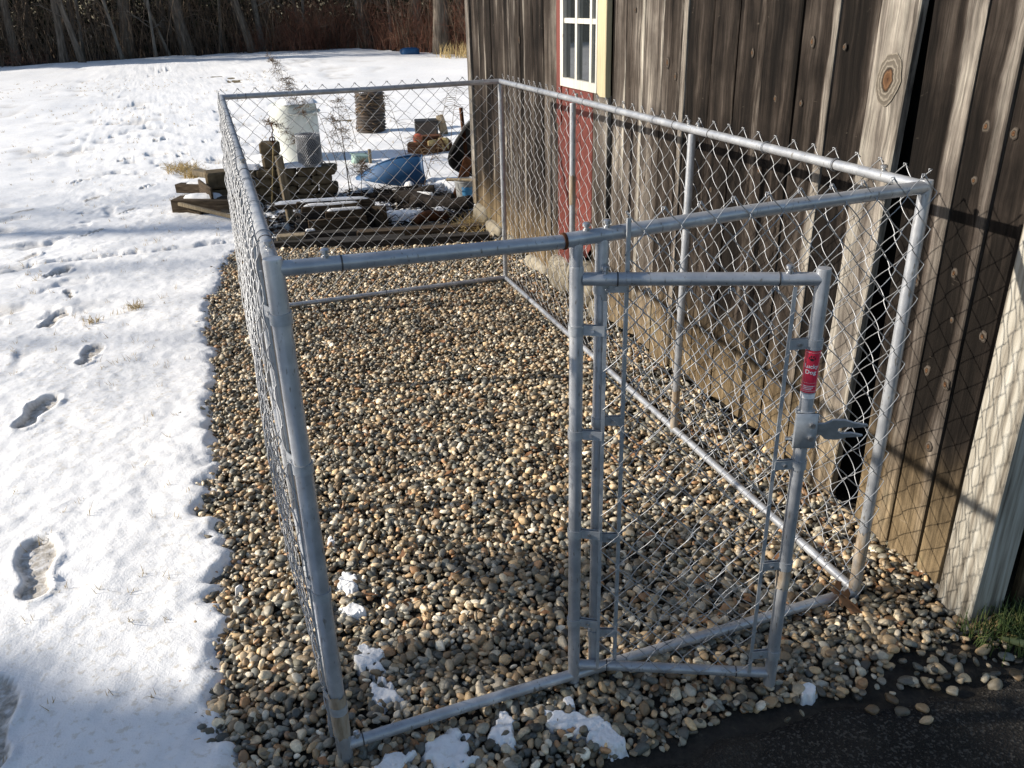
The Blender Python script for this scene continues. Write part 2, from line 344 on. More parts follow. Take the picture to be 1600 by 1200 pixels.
# numpy value noise
def _h(i, j, s):
    a = (i*374761393+j*668265263+s*1442695041) & 0xffffffff
    a = ((a ^ (a >> 13))*1274126177) & 0xffffffff
    return ((a ^ (a >> 16)) & 0xffff)/65535.
def vn(x, y, s=0):
    x = np.asarray(x, float); y = np.asarray(y, float); i = np.floor(x).astype(np.int64); j = np.floor(y).astype(np.int64)
    fx, fy = x-i, y-j; fx = fx*fx*(3-2*fx); fy = fy*fy*(3-2*fy)
    return (_h(i, j, s)*(1-fx)+_h(i+1, j, s)*fx)*(1-fy)+(_h(i, j+1, s)*(1-fx)+_h(i+1, j+1, s)*fx)*fy
def fbm(x, y, f, o=4, s=0):
    v = 0; a = .5; tot = 0
    for k in range(o): v = v+a*vn(np.asarray(x)*f, np.asarray(y)*f, s+k*17); tot += a; a *= .5; f *= 2.03
    return v/tot-.5
def ss(e0, e1, v): q = np.clip((v-e0)/(e1-e0), 0, 1); return q*q*(3-2*q)

# ------------------------------------------------------------------ kennel corner points, wall line
FL = np.array([0., 0.]); FR = np.array([1.510, 0.]); BR = np.array([1.677, 3.285]); BL = np.array([.143, 3.327])
def wall_x(y): return 1.762+.0582*(np.asarray(y)+.084)
WN = np.array([-.998, .058])

# ------------------------------------------------------------------ ground
def sheet(name, pts, z, mat):
    me = raw_mesh(name, [(x, y, z) for x, y in pts], [tuple(range(len(pts)))], False); o = link(name, me, mat); tag(o, kind='structure'); return o
sheet('ground', [(-120, -60), (140, -60), (140, 140), (-120, 140)], -.03, 'lawn')
gravel_bed = sheet('gravel_bed', [(-.75, -.62), (2.2, -.62), (2.3, 5.0), (.1, 5.2), (-.55, 3.0)], -.008, 'soil')
ASPH = np.array([(2.4, -.50), (1.85, -.44), (1.708, -.409), (1.643, -.356), (1.523, -.387), (1.424, -.357), (1.297, -.348), (1.144, -.272), (.99, -.282), (.851, -.254), (.744, -.279), (.587, -.241), (.50, -.27), (.40, -.36), (.25, -.44), (.0, -.52), (-.3, -.60)])
def asph_edge(x): return np.interp(x, ASPH[::-1, 0], ASPH[::-1, 1])
xs = np.concatenate([np.linspace(-.6, 2.4, 240), np.linspace(2.5, 12, 30)]); dv = np.concatenate([np.linspace(0, .12, 12), np.linspace(.15, 1, 20), np.linspace(1.2, 8, 20)])
X = np.repeat(xs[:, None], len(dv), 1); D = np.repeat(dv[None], len(xs), 0)
ed = asph_edge(X)+.028*fbm(X*1., X*0+3.3, 9, 4, 3)*2
Y = ed-D; Z = -.018+.024*ss(0, .07, D)+.004*fbm(X, Y, 14, 3, 5)
idx = np.arange(X.size).reshape(X.shape)
q = np.stack([idx[:-1, :-1], idx[:-1, 1:], idx[1:, 1:], idx[1:, :-1]], -1).reshape(-1, 4)
o = link('driveway', raw_mesh('driveway', np.stack([X, Y, Z], -1).reshape(-1, 3), q), 'asphalt'); tag(o, kind='structure')

# ------------------------------------------------------------------ snow field
SE = np.array([(-.27, -6), (-.30, -1.), (-.26, -.2), (-.224, .065), (-.233, .125), (-.275, .179), (-.275, .267), (-.259, .418), (-.246, .482), (-.219, .65), (-.268, .747), (-.20, .79), (-.231, .824), (-.17, .924), (-.212, 1.095),
               (-.168, 1.168), (-.231, 1.235), (-.203, 1.366), (-.227, 1.44), (-.182, 1.533), (-.168, 1.743), (-.192, 2.141), (-.142, 2.502), (-.14, 3.059), (-.09, 3.61), (0., 4.123), (.16, 4.807), (.26, 5.05), (1.2, 5.06), (2.6, 5.1), (30, 5.2), (90, 5.3)])
def snow_edge(y): return np.interp(y, SE[:, 1], SE[:, 0])
feet = [(-.768, 1.091, .06, 1.35), (-.895, 2.355, -.30, 1.3), (-.945, 3.714, -.25, 1.2), (-.80, .42, .1, 1.3), (-.72, 3.0, -.2, 1.1), (-1.1, 1.7, .0, 1.0), (-1.02, 4.75, -.5, 1.), (-.86, 5.9, -.6, .9), (-1.25, 5.3, -.4, .9), (-.62, 6.6, -.6, .85), (-.95, 7.4, -.5, .9), (-.45, 7.7, -.7, .8),
        (-.25, 8.9, -.7, .8), (-.05, 9.6, -.7, .8), (.25, 10.6, -.6, .8), (.5, 11.5, -.7, .8), (-.9, 4.2, .2, .6), (-1.5, 7.1, -.9, .9), (-1.1, 8.4, -.8, .9), (-.7, 9.6, -.7, .9), (-.3, 11., -.7, .9), (.2, 12.6, -.6, .9), (.6, 14., -.6, .9)]
def snow_height(X, Y, want_bare=False):
    nz = .05*fbm(X, Y, 3.3, 4, 1)*2+.045*fbm(X, Y, 15, 4, 9)*2
    d = snow_edge(Y)+.07+nz*1.-X
    d = np.where(Y > 5.03, (Y-5.03)*.8+nz, d)
    s = ss(-.02, .13, d+.03*fbm(X, Y, 48, 2, 11))
    far = ss(3, 14, Y-CAM[1])
    h = .032+.024*fbm(X, Y, 2.6, 3, 21)+.014*fbm(X, Y, 9, 3, 31)+.008*fbm(X, Y, 30, 3, 41)*(1-far)+.16*far*fbm(X, Y, .35, 3, 51)+.03*far*fbm(X, Y, 2., 3, 58)
    bare = np.zeros_like(h)
    for fx, fy, a, sz in feet:
        ca, sa = math.cos(a), math.sin(a); lx = ((X-fx)*ca+(Y-fy)*sa)/sz; ly = (-(X-fx)*sa+(Y-fy)*ca)/sz
        wob = .012*fbm(X, Y, 16, 3, 77)
        sole = np.hypot(lx/.045, (ly-.060)/.085); heel = np.hypot(lx/.034, (ly+.085)/.045); mid = np.hypot(lx/.026, (ly+.02)/.08)
        dd = np.minimum(np.minimum(sole, heel), mid)+wob*8
        m = 1-ss(.90, 1.02, dd)
        tread = .0035*np.sin(ly*190+lx*lx*9000)+.002*np.sin(lx*260)*(ly < -.03)
        rim = .008*np.exp(-((dd-1.2)/.16)**2)*(1+3*fbm(X, Y, 14, 2, 79)); dd = dd+.5*fbm(X, Y, 24, 3, 83)
        h = h+rim; h = h*(1-m)+m*(.013+tread+.006*fbm(X, Y, 40, 2, 87))
        bare = np.maximum(bare, m*.85)
    sc_ = ss(.13, .24, fbm(X, Y, 3.2, 3, 91))*ss(.35, 1.2, snow_edge(Y)-X+.0*Y)*ss(2.2, 3.6, Y)*ss(-.08, .12, fbm(X, Y, .55, 2, 97))
    h = h-.030*sc_+.012*sc_*fbm(X, Y, 26, 2, 99); bare = np.maximum(bare, .45*sc_)
    h = h+.008*fbm(X, Y, 17, 2, 101)*ss(-.1, .15, fbm(X, Y, 1.1, 2, 103))
    # thin, broken snow around the junk pile
    jk = ss(.35, .0, np.hypot(np.clip(np.abs(X-1.25)-.75, 0, 9), np.clip(np.abs(Y-5.75)-.75, 0, 9)))
    s = s*(1-jk*ss(-.02, .10, fbm(X, Y, 3.5, 4, 61)+.05))
    bare = np.maximum(bare, .5*ss(.9, .2, s))
    s = s*ss(1.6, .2, Y-np.interp(X, [-90, -45, -30, -5, 2.6, 7, 8.4, 10, 14, 40, 100], [5, 14, 27, 32.0, 34.2, 33.2, 28.5, 25.5, 23.5, 21, 18])+1.2*fbm(X, Y, .8, 3, 66))
    z = -.045+(.045+h)*s
    return (z, bare) if want_bare else z
def grow(a, b, s0, ratio, mx):
    out = [a]; s = s0
    while abs(out[-1]-a) < abs(b-a): out.append(out[-1]+math.copysign(s, b-a)); s = min(s*ratio, mx)
    return out[1:]
xs = np.array(sorted(grow(-1.25, -110, .02, 1.07, 4))+list(np.arange(-1.25, .40, .0115))+grow(.40, 2.6, .016, 1.01, .035)+grow(2.62, 130, .04, 1.07, 4))
ys = np.array(sorted(grow(-.3, -25, .03, 1.1, 3))+list(np.arange(-.3, 3.0, .013))+list(np.arange(3.0, 7., .024))+grow(7., 120, .03, 1.025, 4))
X, Y = np.meshgrid(xs, ys, indexing='ij'); Z, BA = snow_height(X, Y, True)
idx = np.arange(X.size).reshape(X.shape)
keep = (Z[:-1, :-1] > -.04) | (Z[1:, 1:] > -.04) | (Z[:-1, 1:] > -.04) | (Z[1:, :-1] > -.04)
q = np.stack([idx[:-1, :-1], idx[1:, :-1], idx[1:, 1:], idx[:-1, 1:]], -1)[keep]
used = np.unique(q); remap = np.zeros(X.size, np.int64); remap[used] = np.arange(len(used))
me = raw_mesh('snow_field', np.stack([X, Y, Z], -1).reshape(-1, 3)[used], remap[q]); fattr(me, 'bare', BA.ravel()[used])
snow_field = link('snow_field', me, 'snow'); tag(snow_field, kind='structure')
del X, Y, Z, BA
def snow_patch(x, y, w, l, ang, seed, h=.03, z0=0., label=None, rough=1.):
    n = 60; u = np.linspace(-1.35, 1.35, n); U, Vv = np.meshgrid(u, u, indexing='ij')
    ca, sa = math.cos(ang), math.sin(ang); X = x+U*w*ca-Vv*l*sa; Y = y+U*w*sa+Vv*l*ca
    r = np.hypot(U, Vv)+rough*1.3*fbm(X+seed, Y, .55/max(w, l), 3, seed)+rough*1.1*fbm(X, Y, 45, 3, seed+3)
    Z = z0-.03+(h+.034)*ss(1.08, .45, r)+.012*fbm(X, Y, 34, 3, seed+9)
    idx = np.arange(n*n).reshape(n, n); q = np.stack([idx[:-1, :-1], idx[1:, :-1], idx[1:, 1:], idx[:-1, 1:]], -1)
    rq = (r[:-1, :-1] < 1.12) | (r[1:, 1:] < 1.12); q = q[rq]
    used = np.unique(q); rm = np.zeros(n*n, np.int64); rm[used] = np.arange(len(used))
    me = raw_mesh('snow_patch', np.stack([X, Y, Z], -1).reshape(-1, 3)[used], rm[q]); fattr(me, 'bare', np.clip((r.ravel()[used]-.8)*.9, 0, .35))
    o = link('snow_patch', me, 'snow'); tag(o, label, 'snow', kind='stuff'); return o
PATCH = [(.132, .640, .030, .055, .1, 'small patch of thawing snow on pebbles inside the left fence panel'), (.126, .505, .028, .04, .6, 'thin crumb of snow on pebbles between two larger patches'),
         (.117, .285, .030, .05, .2, 'speckled snow remnant on pebbles close to the front post'), (.120, .150, .045, .055, .4, 'crusty snow patch just inside the front corner post'),
         (.130, .90, .016, .03, 0, 'tiny fleck of snow on pebbles by the left fence'), (.250, -.070, .085, .060, .55, 'broad snow patch outside the front bottom rail'),
         (.10, -.075, .075, .028, .3, 'low snow streak at the foot of the front corner post'), (.375, -.075, .030, .055, -.3, 'curved snow streak beside the broad snow patch'),
         (.553, -.065, .022, .022, 0, 'round blob of snow below the gate hinge'), (.555, -.130, .070, .024, -.45, 'long thin snow streak in front of the gate hinge'), (.595, -.185, .030, .045, .2, 'lumpy snow clot at the end of the thin streak'),
         (1.135, -.262, .022, .014, .2, 'small snow clump on the asphalt edge under the gate'), (-.185, .74, .035, .020, .2, 'snow lobe on pebbles at the edge of the snow field')]
for i, (x, y, w, l, a, lb) in enumerate(PATCH): snow_patch(x, y, w*1.3, l*1.3, a, 100+i*7, .021, 0, lb)

# ------------------------------------------------------------------ kennel
kennel = empty('dog_kennel'); tag(kennel, 'grey chain link dog kennel with its gate swung open on a pebble bed', 'kennel')
HT = 1.2065; RB = .0138
def P3(p, z): return (float(p[0]), float(p[1]), z)
def post(p, z0, z1, r, parent=kennel, name='post', cap=True):
    b = MB(); x, y = p
    prof = [(r*.96, z0), (r, z0+.004), (r, z1-.006), (r*.93, z1-.001), (r*.6, z1)]
    b.lathe(prof, (x, y, 0), 24); return b.build(name, 'steel', parent, True)
def along(a, b, t): return np.asarray(a)*(1-t)+np.asarray(b)*t
def ring(c, axis, r, w, parent, name='joint_ring', mat='joint', n=24):
    ax = np.asarray(axis, float)/np.linalg.norm(axis); c = np.asarray(c, float)
    b = MB(); b.tube([c-ax*w/2, c+ax*w/2], r, n); return b.build(name, mat, parent, True)
def bolt(c, parent, up=(0, 0, 1), s=1.):
    b = MB(); q = Vector((0, 0, 1)).rotation_difference(Vector(up)).to_matrix()
    b.lathe([(.0075*s, -.004), (.0075*s, .004*s), (.005*s, .0045*s), (.005*s, .008*s), (.0085*s, .0085*s), (.0085*s, .014*s), (.0055*s, .0165*s)], c, 10, q); return b.build('bolt', 'bolt', parent, True)
def rail(pts, r, parent=kennel, name='rail', joints=(), bolts=(), ties=(), tie_off=(0, 0, 0)):
    pts = [np.asarray(p, float) for p in pts]; b = MB(); b.tube(pts, r, 22); o = b.build(name, 'steel', parent, True)
    a, e = pts[0], pts[-1]; d = e-a; L = np.linalg.norm(d); ax = d/L
    def at(t):
        s = t*(len(pts)-1); i = min(int(s), len(pts)-2); return pts[i]+(pts[i+1]-pts[i])*(s-i)
    for t in joints: ring(at(t), ax, r+.0012, .003, o)
    for t in bolts: bolt(at(t)+np.array([0, 0, r-.001]), o)
    for t in ties:
        c = at(t)+np.asarray(tie_off, float); A = np.cross(ax, [0, 0, 1]); A /= np.linalg.norm(A)
        th = np.linspace(0, 2*np.pi, 15); P = [c+A*math.cos(k)*(r+.004)+np.array([0, 0, 1])*math.sin(k)*(r+.003)+ax*.004*math.sin(k*.5) for k in th]
        mb = MB(); mb.tube(P, .0014, 6); mb.build('tie_wire', 'wire', o, True)
    return o
post(FL, -.005, 1.228, .0182); post(FR, -.005, 1.224, .0155); post(BR, 0, 1.218, .0150); post(BL, 0, 1.218, .0150)
for t_ in (1/3., 2/3.):
    post(along(FR, BR, t_), .0, 1.19, .0142); post(along(FL, BL, t_), .0, 1.19, .0142)
HX, HX2 = .598, .655
post((HX, 0), .02, 1.135, .0150, name='gate_pivot_post'); post((HX, 0), 1.12, 1.185, .0128, name='pivot_sleeve')
post((HX2, 0.), .02, 1.185, .0140)
# top rails (front rail dips at its rusty joint)
rail([P3(FL, HT), P3((.30, 0), 1.197), P3((.566, 0), 1.188)], RB+.0008, name='top_rail', joints=(.20,), bolts=(.155,))
rail([P3((.572, 0), 1.190), P3((1.0, 0), 1.201), P3(FR, HT)], RB+.0018, name='top_rail', bolts=(.11, .055), joints=())
ring((.569, 0, 1.189), (1, 0, .02), RB+.0034, .006, kennel, 'rusty_joint', 'rust')
off = .0
rail([P3(FR, HT), P3(along(FR, BR, .33), HT-.002), P3(along(FR, BR, .66), HT), P3(BR, HT)], RB, name='top_rail', joints=(.10, .30, .375, .63, .72), bolts=(.045, .325, .345, .66), ties=(.1, .2, .42, .52, .8, .9))
rail([P3(FL, HT), P3(along(FL, BL, .5), HT), P3(BL, HT)], RB+.001, name='top_rail', joints=(.06, .30, .37, .63, .70), bolts=(.03, .33), ties=(.07, .16, .25, .42, .52, .6, .78, .9))
rail([P3(BL, HT), P3(along(BL, BR, .5), HT-.003), P3(BR, HT)], RB, name='top_rail', ties=(.05, .23, .47, .66, .93), joints=(.08,))
# bottom rails
rail([P3(FL, .045), P3((.3, 0), .046), P3(FR, .022)], RB+.0005, name='bottom_rail', joints=(.075,), bolts=(.055,))
rail([P3(FR, .026), P3(along(FR, BR, .5), .028), P3(BR, .032)], RB, name='bottom_rail', joints=(.08, .31, .36, .64), bolts=(.04,))
rail([P3(FL, .030), P3(along(FL, BL, .5), .02), P3(BL, .02)], RB, name='bottom_rail')
rail([P3(BL, .040), P3(BR, .036)], RB, name='bottom_rail', joints=(.5,))
# chain link fabric: interlocking flattened spirals
def chain_link(p0, p1, z0, z1, side, parent=kennel, pitch=.0885, seed=0, bulge=0., top_hook=True):
    p0 = np.asarray(p0, float); p1 = np.asarray(p1, float); L = np.linalg.norm(p1-p0); ud = (p1-p0)/L
    nd = np.array([ud[1], -ud[0]])*side
    nw = max(2, int(round(L/(pitch/2)))); a = L/nw; nh = int(round((z1-z0)/(pitch/2))); nh -= nh % 2; hh = (z1-z0)/nh
    d, e, r = .0048, .0019, .00136
    pts = []
    for i in range(nh):
        s = i % 2    # stroke goes right (0) or left (1)
        for k in (0, .07, .22, .42, .60, .78, .93):
            x = -e+(a+2*e)*k; x = x if not s else a-x
            pts.append((x, (d if not s else -d)*math.sin(math.pi*k)**.7, (i+k)*hh))
    pts.append((-e if nh % 2 == 0 else a+e, 0., nh*hh)); pts = np.array(pts)
    hk = lambda z, sgn: np.array([(.0035, -.006, z+sgn*.001), (.0065, -.003, z-sgn*.005), (.007, .003, z-sgn*.010)])
    if top_hook: pts = np.concatenate([hk(0., -1)[::-1], pts, hk(nh*hh, 1)])
    allp = []
    for w in range(nw):
        q = pts.copy()
        if w % 2: q[:, 0] = a-q[:, 0]
        q[:, 0] += w*a; allp.append(q)
    A = np.array(allp)
    u, v, z = A[..., 0], A[..., 1], A[..., 2]+z0
    u = u+.006*fbm(u, z, 5, 2, seed+1)+.003*fbm(u, z, 20, 2, seed+2); v = v+.022*fbm(u, z, 2.2, 2, seed+3)*np.minimum(1, np.minimum(u, L-u)/.1)
    v = v+bulge*np.sin(np.pi*np.clip((z-z0)/(z1-z0), 0, 1))*np.clip(np.minimum(u, L-u)/.25, 0, 1)
    z = z+.010*fbm(u, z, 3, 2, seed+5)
    Pw = np.stack([p0[0]+ud[0]*u+nd[0]*v, p0[1]+ud[1]*u+nd[1]*v, z], -1)
    Vv, Fs = tubes(Pw, r, 4)
    me = raw_mesh('chain_link_mesh', Vv, Fs); return link('chain_link_mesh', me, 'wire', parent)
OFF = .0185
cl_front = chain_link((.700, -OFF-.003), (FR[0]+.012, -OFF-.003), .012, 1.242, 1, seed=1)
rd = (BR-FR)/np.linalg.norm(BR-FR); rn = np.array([rd[1], -rd[0]])
cl_right = chain_link(FR+rn*OFF+rd*.01, BR+rn*OFF, .012, 1.242, 1, seed=12)
ld = (BL-FL)/np.linalg.norm(BL-FL); ln = np.array([-ld[1], ld[0]])
cl_left = chain_link(FL+ln*(OFF+.003)+ld*.055, BL+ln*(OFF+.002), .012, 1.242, -1, seed=23, bulge=.030)
bd = (BR-BL)/np.linalg.norm(BR-BL); bn = np.array([-bd[1], bd[0]])
cl_back = chain_link(BL+bn*OFF, BR+bn*OFF, .012, 1.242, 1, seed=34)
def flat_bar(a, b, w, th, nrm, name, mat, parent):
    a, b = np.asarray(a, float), np.asarray(b, float); ax = (b-a)/np.linalg.norm(b-a); n = np.asarray(nrm, float); n = n-ax*(n@ax); n /= np.linalg.norm(n); c = np.cross(n, ax)
    V = [p+sx*c*w/2+sy*n*th/2 for p in (a, b) for sx, sy in ((-1, -1), (1, -1), (1, 1), (-1, 1))]
    mb = MB(); mb.add(np.array(V), [(3, 2, 1, 0), (4, 5, 6, 7), (0, 1, 5, 4), (1, 2, 6, 5), (2, 3, 7, 6), (3, 0, 4, 7)]); return mb.build(name, mat, parent)
flat_bar((.704, -OFF-.003, .02), (.704, -OFF-.003, 1.226), .009, .0045, (0, 1, 0), 'tension_bar', 'band', cl_front)
lb = FL+ln*(OFF+.003)+ld*.058
flat_bar(P3(lb, .03), P3(lb, 1.19), .009, .0045, (*ln, 0), 'tension_bar', 'band', cl_left)
def strap(p, q, z, r, parent, h=.022):
    """steel band: wraps a post at p and runs to the tension bar at q"""
    p, q = np.asarray(p, float), np.asarray(q, float); d = q-p; L = np.linalg.norm(d); d /= L; n = np.array([-d[1], d[0]]); ang0 = math.atan2(d[1], d[0])
    rr = r+.0016; path = []
    a_off = math.asin(min(.99, .004/rr))
    ths = np.linspace(a_off, 2*math.pi-a_off, 22)
    path.append(q+n*.004); path += [p+rr*np.array([math.cos(ang0+k), math.sin(ang0+k)]) for k in ths]; path.append(q-n*.004)
    path = np.array(path); T = np.gradient(path, axis=0); T /= np.linalg.norm(T, axis=1, keepdims=True); Nn = np.stack([T[:, 1], -T[:, 0]], 1)*.0011
    V = []; F = []
    for i in range(len(path)):
        for s, zz in ((1, -h/2), (1, h/2), (-1, h/2), (-1, -h/2)): V.append((*(path[i]+s*Nn[i]), z+zz))
    for i in range(len(path)-1):
        for k in range(4): F.append((i*4+k, i*4+(k+1) % 4, i*4+4+(k+1) % 4, i*4+4+k))
    e = (len(path)-1)*4; F += [(0, 1, 2, 3), (e+3, e+2, e+1, e)]
    mb = MB(); mb.add(np.array(V), F); o = mb.build('tension_band', 'band', parent, True)
    mid = p+d*(r+(L-r)*.45); mb = MB(); q3 = np.array([n[0], n[1], 0]); mb.tube([np.array([*mid, z])-q3*.010, np.array([*mid, z])+q3*.010], .004, 8); mb.build('bolt', 'bolt', o, True)
    return o
for z in (1.115, .80, .487, .163): strap(FL, lb, z, .0182, kennel)
for z in (1.08, .766, .45, .16): strap((HX2, 0), (.704, -OFF-.003), z, .0140, kennel)
def sleeve(p, z0, z1, r, parent, name='torn_tape', mat='tape', seed=0, arc=2*math.pi, a0=0.):
    n = 40; ths = a0+np.linspace(0, arc, n); rows = 9; V = []
    for j in range(rows):
        f = j/(rows-1)
        for k, a in enumerate(ths):
            zz = z0+(z1-z0)*f
            if j in (0, rows-1): zz += .028*float(fbm(np.cos(a)*2+seed, np.sin(a)*2+j, 1.7, 3, seed))
            r2 = r+.0016+.0022*max(0, float(fbm(np.cos(a)*3+seed, np.sin(a)*3+f*5, 1.5, 2, seed+4)))
            V.append((p[0]+r2*math.cos(a), p[1]+r2*math.sin(a), zz))
    F = [(j*n+k, j*n+k+1, j*n+n+k+1, j*n+n+k) for j in range(rows-1) for k in range(n-1)]
    o = link(name, raw_mesh(name, V, F), mat, parent); return o
sleeve(FL, .085, .205, .0182, kennel, seed=3); sleeve(FR, .035, .235, .0155, kennel, seed=5)
pm = along(FR, BR, 1/3.); sleeve(pm, .03, .20, .0142, kennel, seed=8)
pm = along(FR, BR, 2/3.); sleeve(pm, .72, .86, .0142, kennel, seed=11)
# gate
GF = np.array([1.048, -.212]); gd = (GF-np.array([HX, 0.]))/np.linalg.norm(GF-np.array([HX, 0.])); gn = np.array([gd[1], -gd[0]])  # camera side
GH = np.array([HX, 0.])
b = MB()
b.lathe([(.0146, .028), (.0150, .032), (.0150, 1.122), (.0142, 1.127), (.009, 1.128)], (*GF, 0), 24)
b.tube([P3(GH+gd*.012, 1.106), P3(GF, 1.104)], .0140, 20); b.tube([P3(GH+gd*.012, .075), P3(GF, .064)], .0130, 20)
gate = b.build('gate', 'steel', kennel, True)
for zz, t_ in ((1.1055, .17), (1.1045, .83)): ring(P3(GH+gd*.494*t_, zz), (*gd, 0), .0150, .003, gate)
for zz, t_ in ((.0735, .17), (.0655, .83)): ring(P3(GH+gd*.494*t_, zz), (*gd, 0), .0140, .003, gate)
for t_ in (.12, .87): bolt(P3(GH+gd*.494*t_, 1.1185), gate)
gm = chain_link(GH+gd*.060+gn*.010, GF-gd*.052+gn*.010, .068, 1.085, 1, gate, seed=45, top_hook=True)
for tt, zt in ((.060, 1.06), (.442, 1.09)):
    pq = GH+gd*tt+gn*.010; flat_bar(P3(pq, .07), P3(pq, zt), .008, .0042, (*gn, 0), 'tension_bar', 'band', gate)
for z in (.995, .745, .48, .215): strap(GH, GH+gd*.060+gn*.010, z, .0150, gate)
for z in (.965, .675, .40, .13): strap(GF, GH+gd*.442+gn*.010, z, .0150, gate)
sleeve(GF, .335, .405, .0150, gate, seed=15)
# fork latch on the gate's free post
LZ = .755
b = MB(); r3 = np.array([[gd[0], gn[0], 0], [gd[1], gn[1], 0], [0, 0, 1.]])
b.box((*(GF+gn*.019), LZ+.012), (.050, .006, .085), r3, .003); b.box((*(GF+gd*.021), LZ+.012), (.006, .040, .060), r3, .002); latch = b.build('latch', 'band', gate, True)
ring((*GF, LZ-.020), (0, 0, 1), .0215, .016, latch, 'latch_collar', 'band'); ring((*GF, LZ+.050), (0, 0, 1), .0205, .010, latch, 'latch_collar', 'band')
fork = [(0, -.016), (.022, -.020), (.034, -.033), (.060, -.034), (.078, -.024), (.108, -.020), (.112, -.016), (.085, -.009), (.066, -.013), (.054, -.004), (.054, .006), (.066, .013), (.088, .010), (.114, .017), (.110, .021), (.080, .026), (.060, .034), (.034, .033), (.022, .020), (0, .016)]
b = MB(); tilt = np.array(r3)@rx(1.15)@rz(-.05); b.prism(fork, .005, tilt, (*(GF+gd*.020+gn*.004), LZ+.010)); b.build('latch_fork', 'band', latch)
for dz in (.028, -.004): 
    b = MB(); c0 = np.array([*(GF+gn*.022+gd*.012), LZ+dz]); b.tube([c0, c0+np.array([*gn, 0])*.008], .006, 8); b.build('bolt', 'bolt', latch, True)
b = MB(); c0 = np.array([*(GF-gd*.018), LZ-.018]); b.tube([c0, c0-np.array([*gd, 0])*.018], .005, 8); b.build('bolt', 'bolt', latch, True)
# red sticker wrapped on the post
face = math.atan2(*(CAM[:2]-GF)[::-1]); ST0, ST1, SR = .855, .952, .0150
def wrap(u, z, lift): a = face+u/SR; return (GF[0]+(SR+lift)*math.cos(a), GF[1]+(SR+lift)*math.sin(a), z)
def patch(name, u0, u1, z0, z1, lift, mat, parent, n=22):
    us = np.linspace(u0, u1, n); V = [wrap(u, z, l) for l in (lift-.0003, lift) for z in (z0, z1) for u in us]
    F = [(2*n+k, 2*n+k+1, 3*n+k+1, 3*n+k) for k in range(n-1)]
    return link(name, raw_mesh(name, V, F), mat, parent)
sticker = patch('sticker', -.031, .031, ST0, ST1, .0006, 'sticker', gate, 40)
patch('label_strip', -.030, .030, ST0-.014, ST0-.003, .0005, 'print_white', sticker)
def print_text(body, size, u, z, mat, lift=.0011, name='lettering', mirror=1):
    cu = bpy.data.curves.new('lettering', 'FONT'); cu.body = body; cu.size = size; cu.align_x = 'CENTER'; cu.align_y = 'CENTER'; cu.resolution_u = 3; cu.offset = size*.022
    tmp = bpy.data.objects.new('lettering', cu); col.objects.link(tmp); bpy.context.view_layer.update()
    me = bpy.data.meshes.new_from_object(tmp.evaluated_get(bpy.context.evaluated_depsgraph_get())); bpy.data.objects.remove(tmp)
    for v in me.vertices: v.co = Vector(wrap(u+v.co.x, z+v.co.y, lift))
    me.materials.clear(); return link(name, me, mat, sticker)
print_text('Lucky', .0122, 0, .9165, 'print_white'); print_text('Dog', .0130, 0, .9035, 'print_white')
for k in range(3): patch('fine_print', -.012, .012-.003*k, .8705-.0038*k, .8720-.0038*k, .0010, 'print_white', sticker)
for z in (.8605, .8785): patch('border_line', -.0135, .0135, z-.0002, z+.0002, .0010, 'print_white', sticker)
for u0 in (-.0165, .0160): patch('border_line', u0, u0+.0005, .8590, .9480, .0010, 'print_white', sticker, 4)
patch('border_line', -.0165, .0165, .9476, .9481, .0010, 'print_white', sticker); patch('border_line', -.0165, .0165, .8588, .8593, .0010, 'print_white', sticker)
V = []; F = []
for cx, cz, ax_, az_ in ((0, .9320, .0040, .0030), (-.0058, .9350, .0014, .0024), (-.0024, .9388, .0014, .0026), (.0024, .9388, .0014, .0026), (.0058, .9350, .0014, .0024)):
    s0 = len(V); V += [wrap(cx+ax_*math.cos(a), cz+az_*math.sin(a), .0011) for a in np.linspace(0, 2*np.pi, 14, endpoint=False)]; F.append(tuple(range(s0, s0+14)))
link('paw_mark', raw_mesh('paw_mark', V, F), 'print_black', sticker)

# ------------------------------------------------------------------ barn
barn = empty('barn'); tag(barn, 'weathered grey plank barn with a small window above a red panel', 'barn')
def board(yl_t, yr_t, yl_b, yr_b, z0, z1, tone, strip=0., th=.022, proud=0., mat='barn', name='board', parent=barn, seed=None, gap=.003, bottom_noise=.03):
    sd = seed if seed is not None else int(abs(yl_t*1000))+7
    n = 30; zs = np.linspace(z0, z1, n); V = []; A = []
    cup = .004*(R0.random()-.4); bow = .006*(R0.random()-.5); inner = R0.random()*.006
    for i, z in enumerate(zs):
        f = (z-z0)/(z1-z0); yl = yl_b+(yl_t-yl_b)*f; yr = yr_b+(yr_t-yr_b)*f
        yl -= gap/2+.004*abs(float(fbm(z*3, sd, 1.3, 3, sd))); yr += gap/2+.004*abs(float(fbm(z*3, sd+9, 1.3, 3, sd+1)))
        for k, (u, o_) in enumerate(((0, -th), (0, -.003), (.025, 0), (.35, cup), (.65, cup), (.975, 0), (1, -.003), (1, -th))):
            y = yl+(yr-yl)*u; off_ = proud+inner*.5+o_+bow*math.sin(f*3)+.0016*float(fbm(u*4, z*7, 1., 2, sd+5))
            zz = z+(bottom_noise*float(fbm(u*3.2, sd*.7, 1., 3, sd+2))*2 if i == 0 else 0)
            V.append((float(wall_x(y))+WN[0]*off_, y+WN[1]*off_, zz)); A.append(u)
    F = [(i*8+k, (i+1)*8+k, (i+1)*8+(k+1) % 8, i*8+(k+1) % 8) for i in range(n-1) for k in range(8)]+[tuple(range(8)), tuple(range((n-1)*8+7, (n-1)*8-1, -1))]
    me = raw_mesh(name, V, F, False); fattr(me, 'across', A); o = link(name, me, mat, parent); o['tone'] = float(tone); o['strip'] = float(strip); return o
ZT = 2.75
B = {}
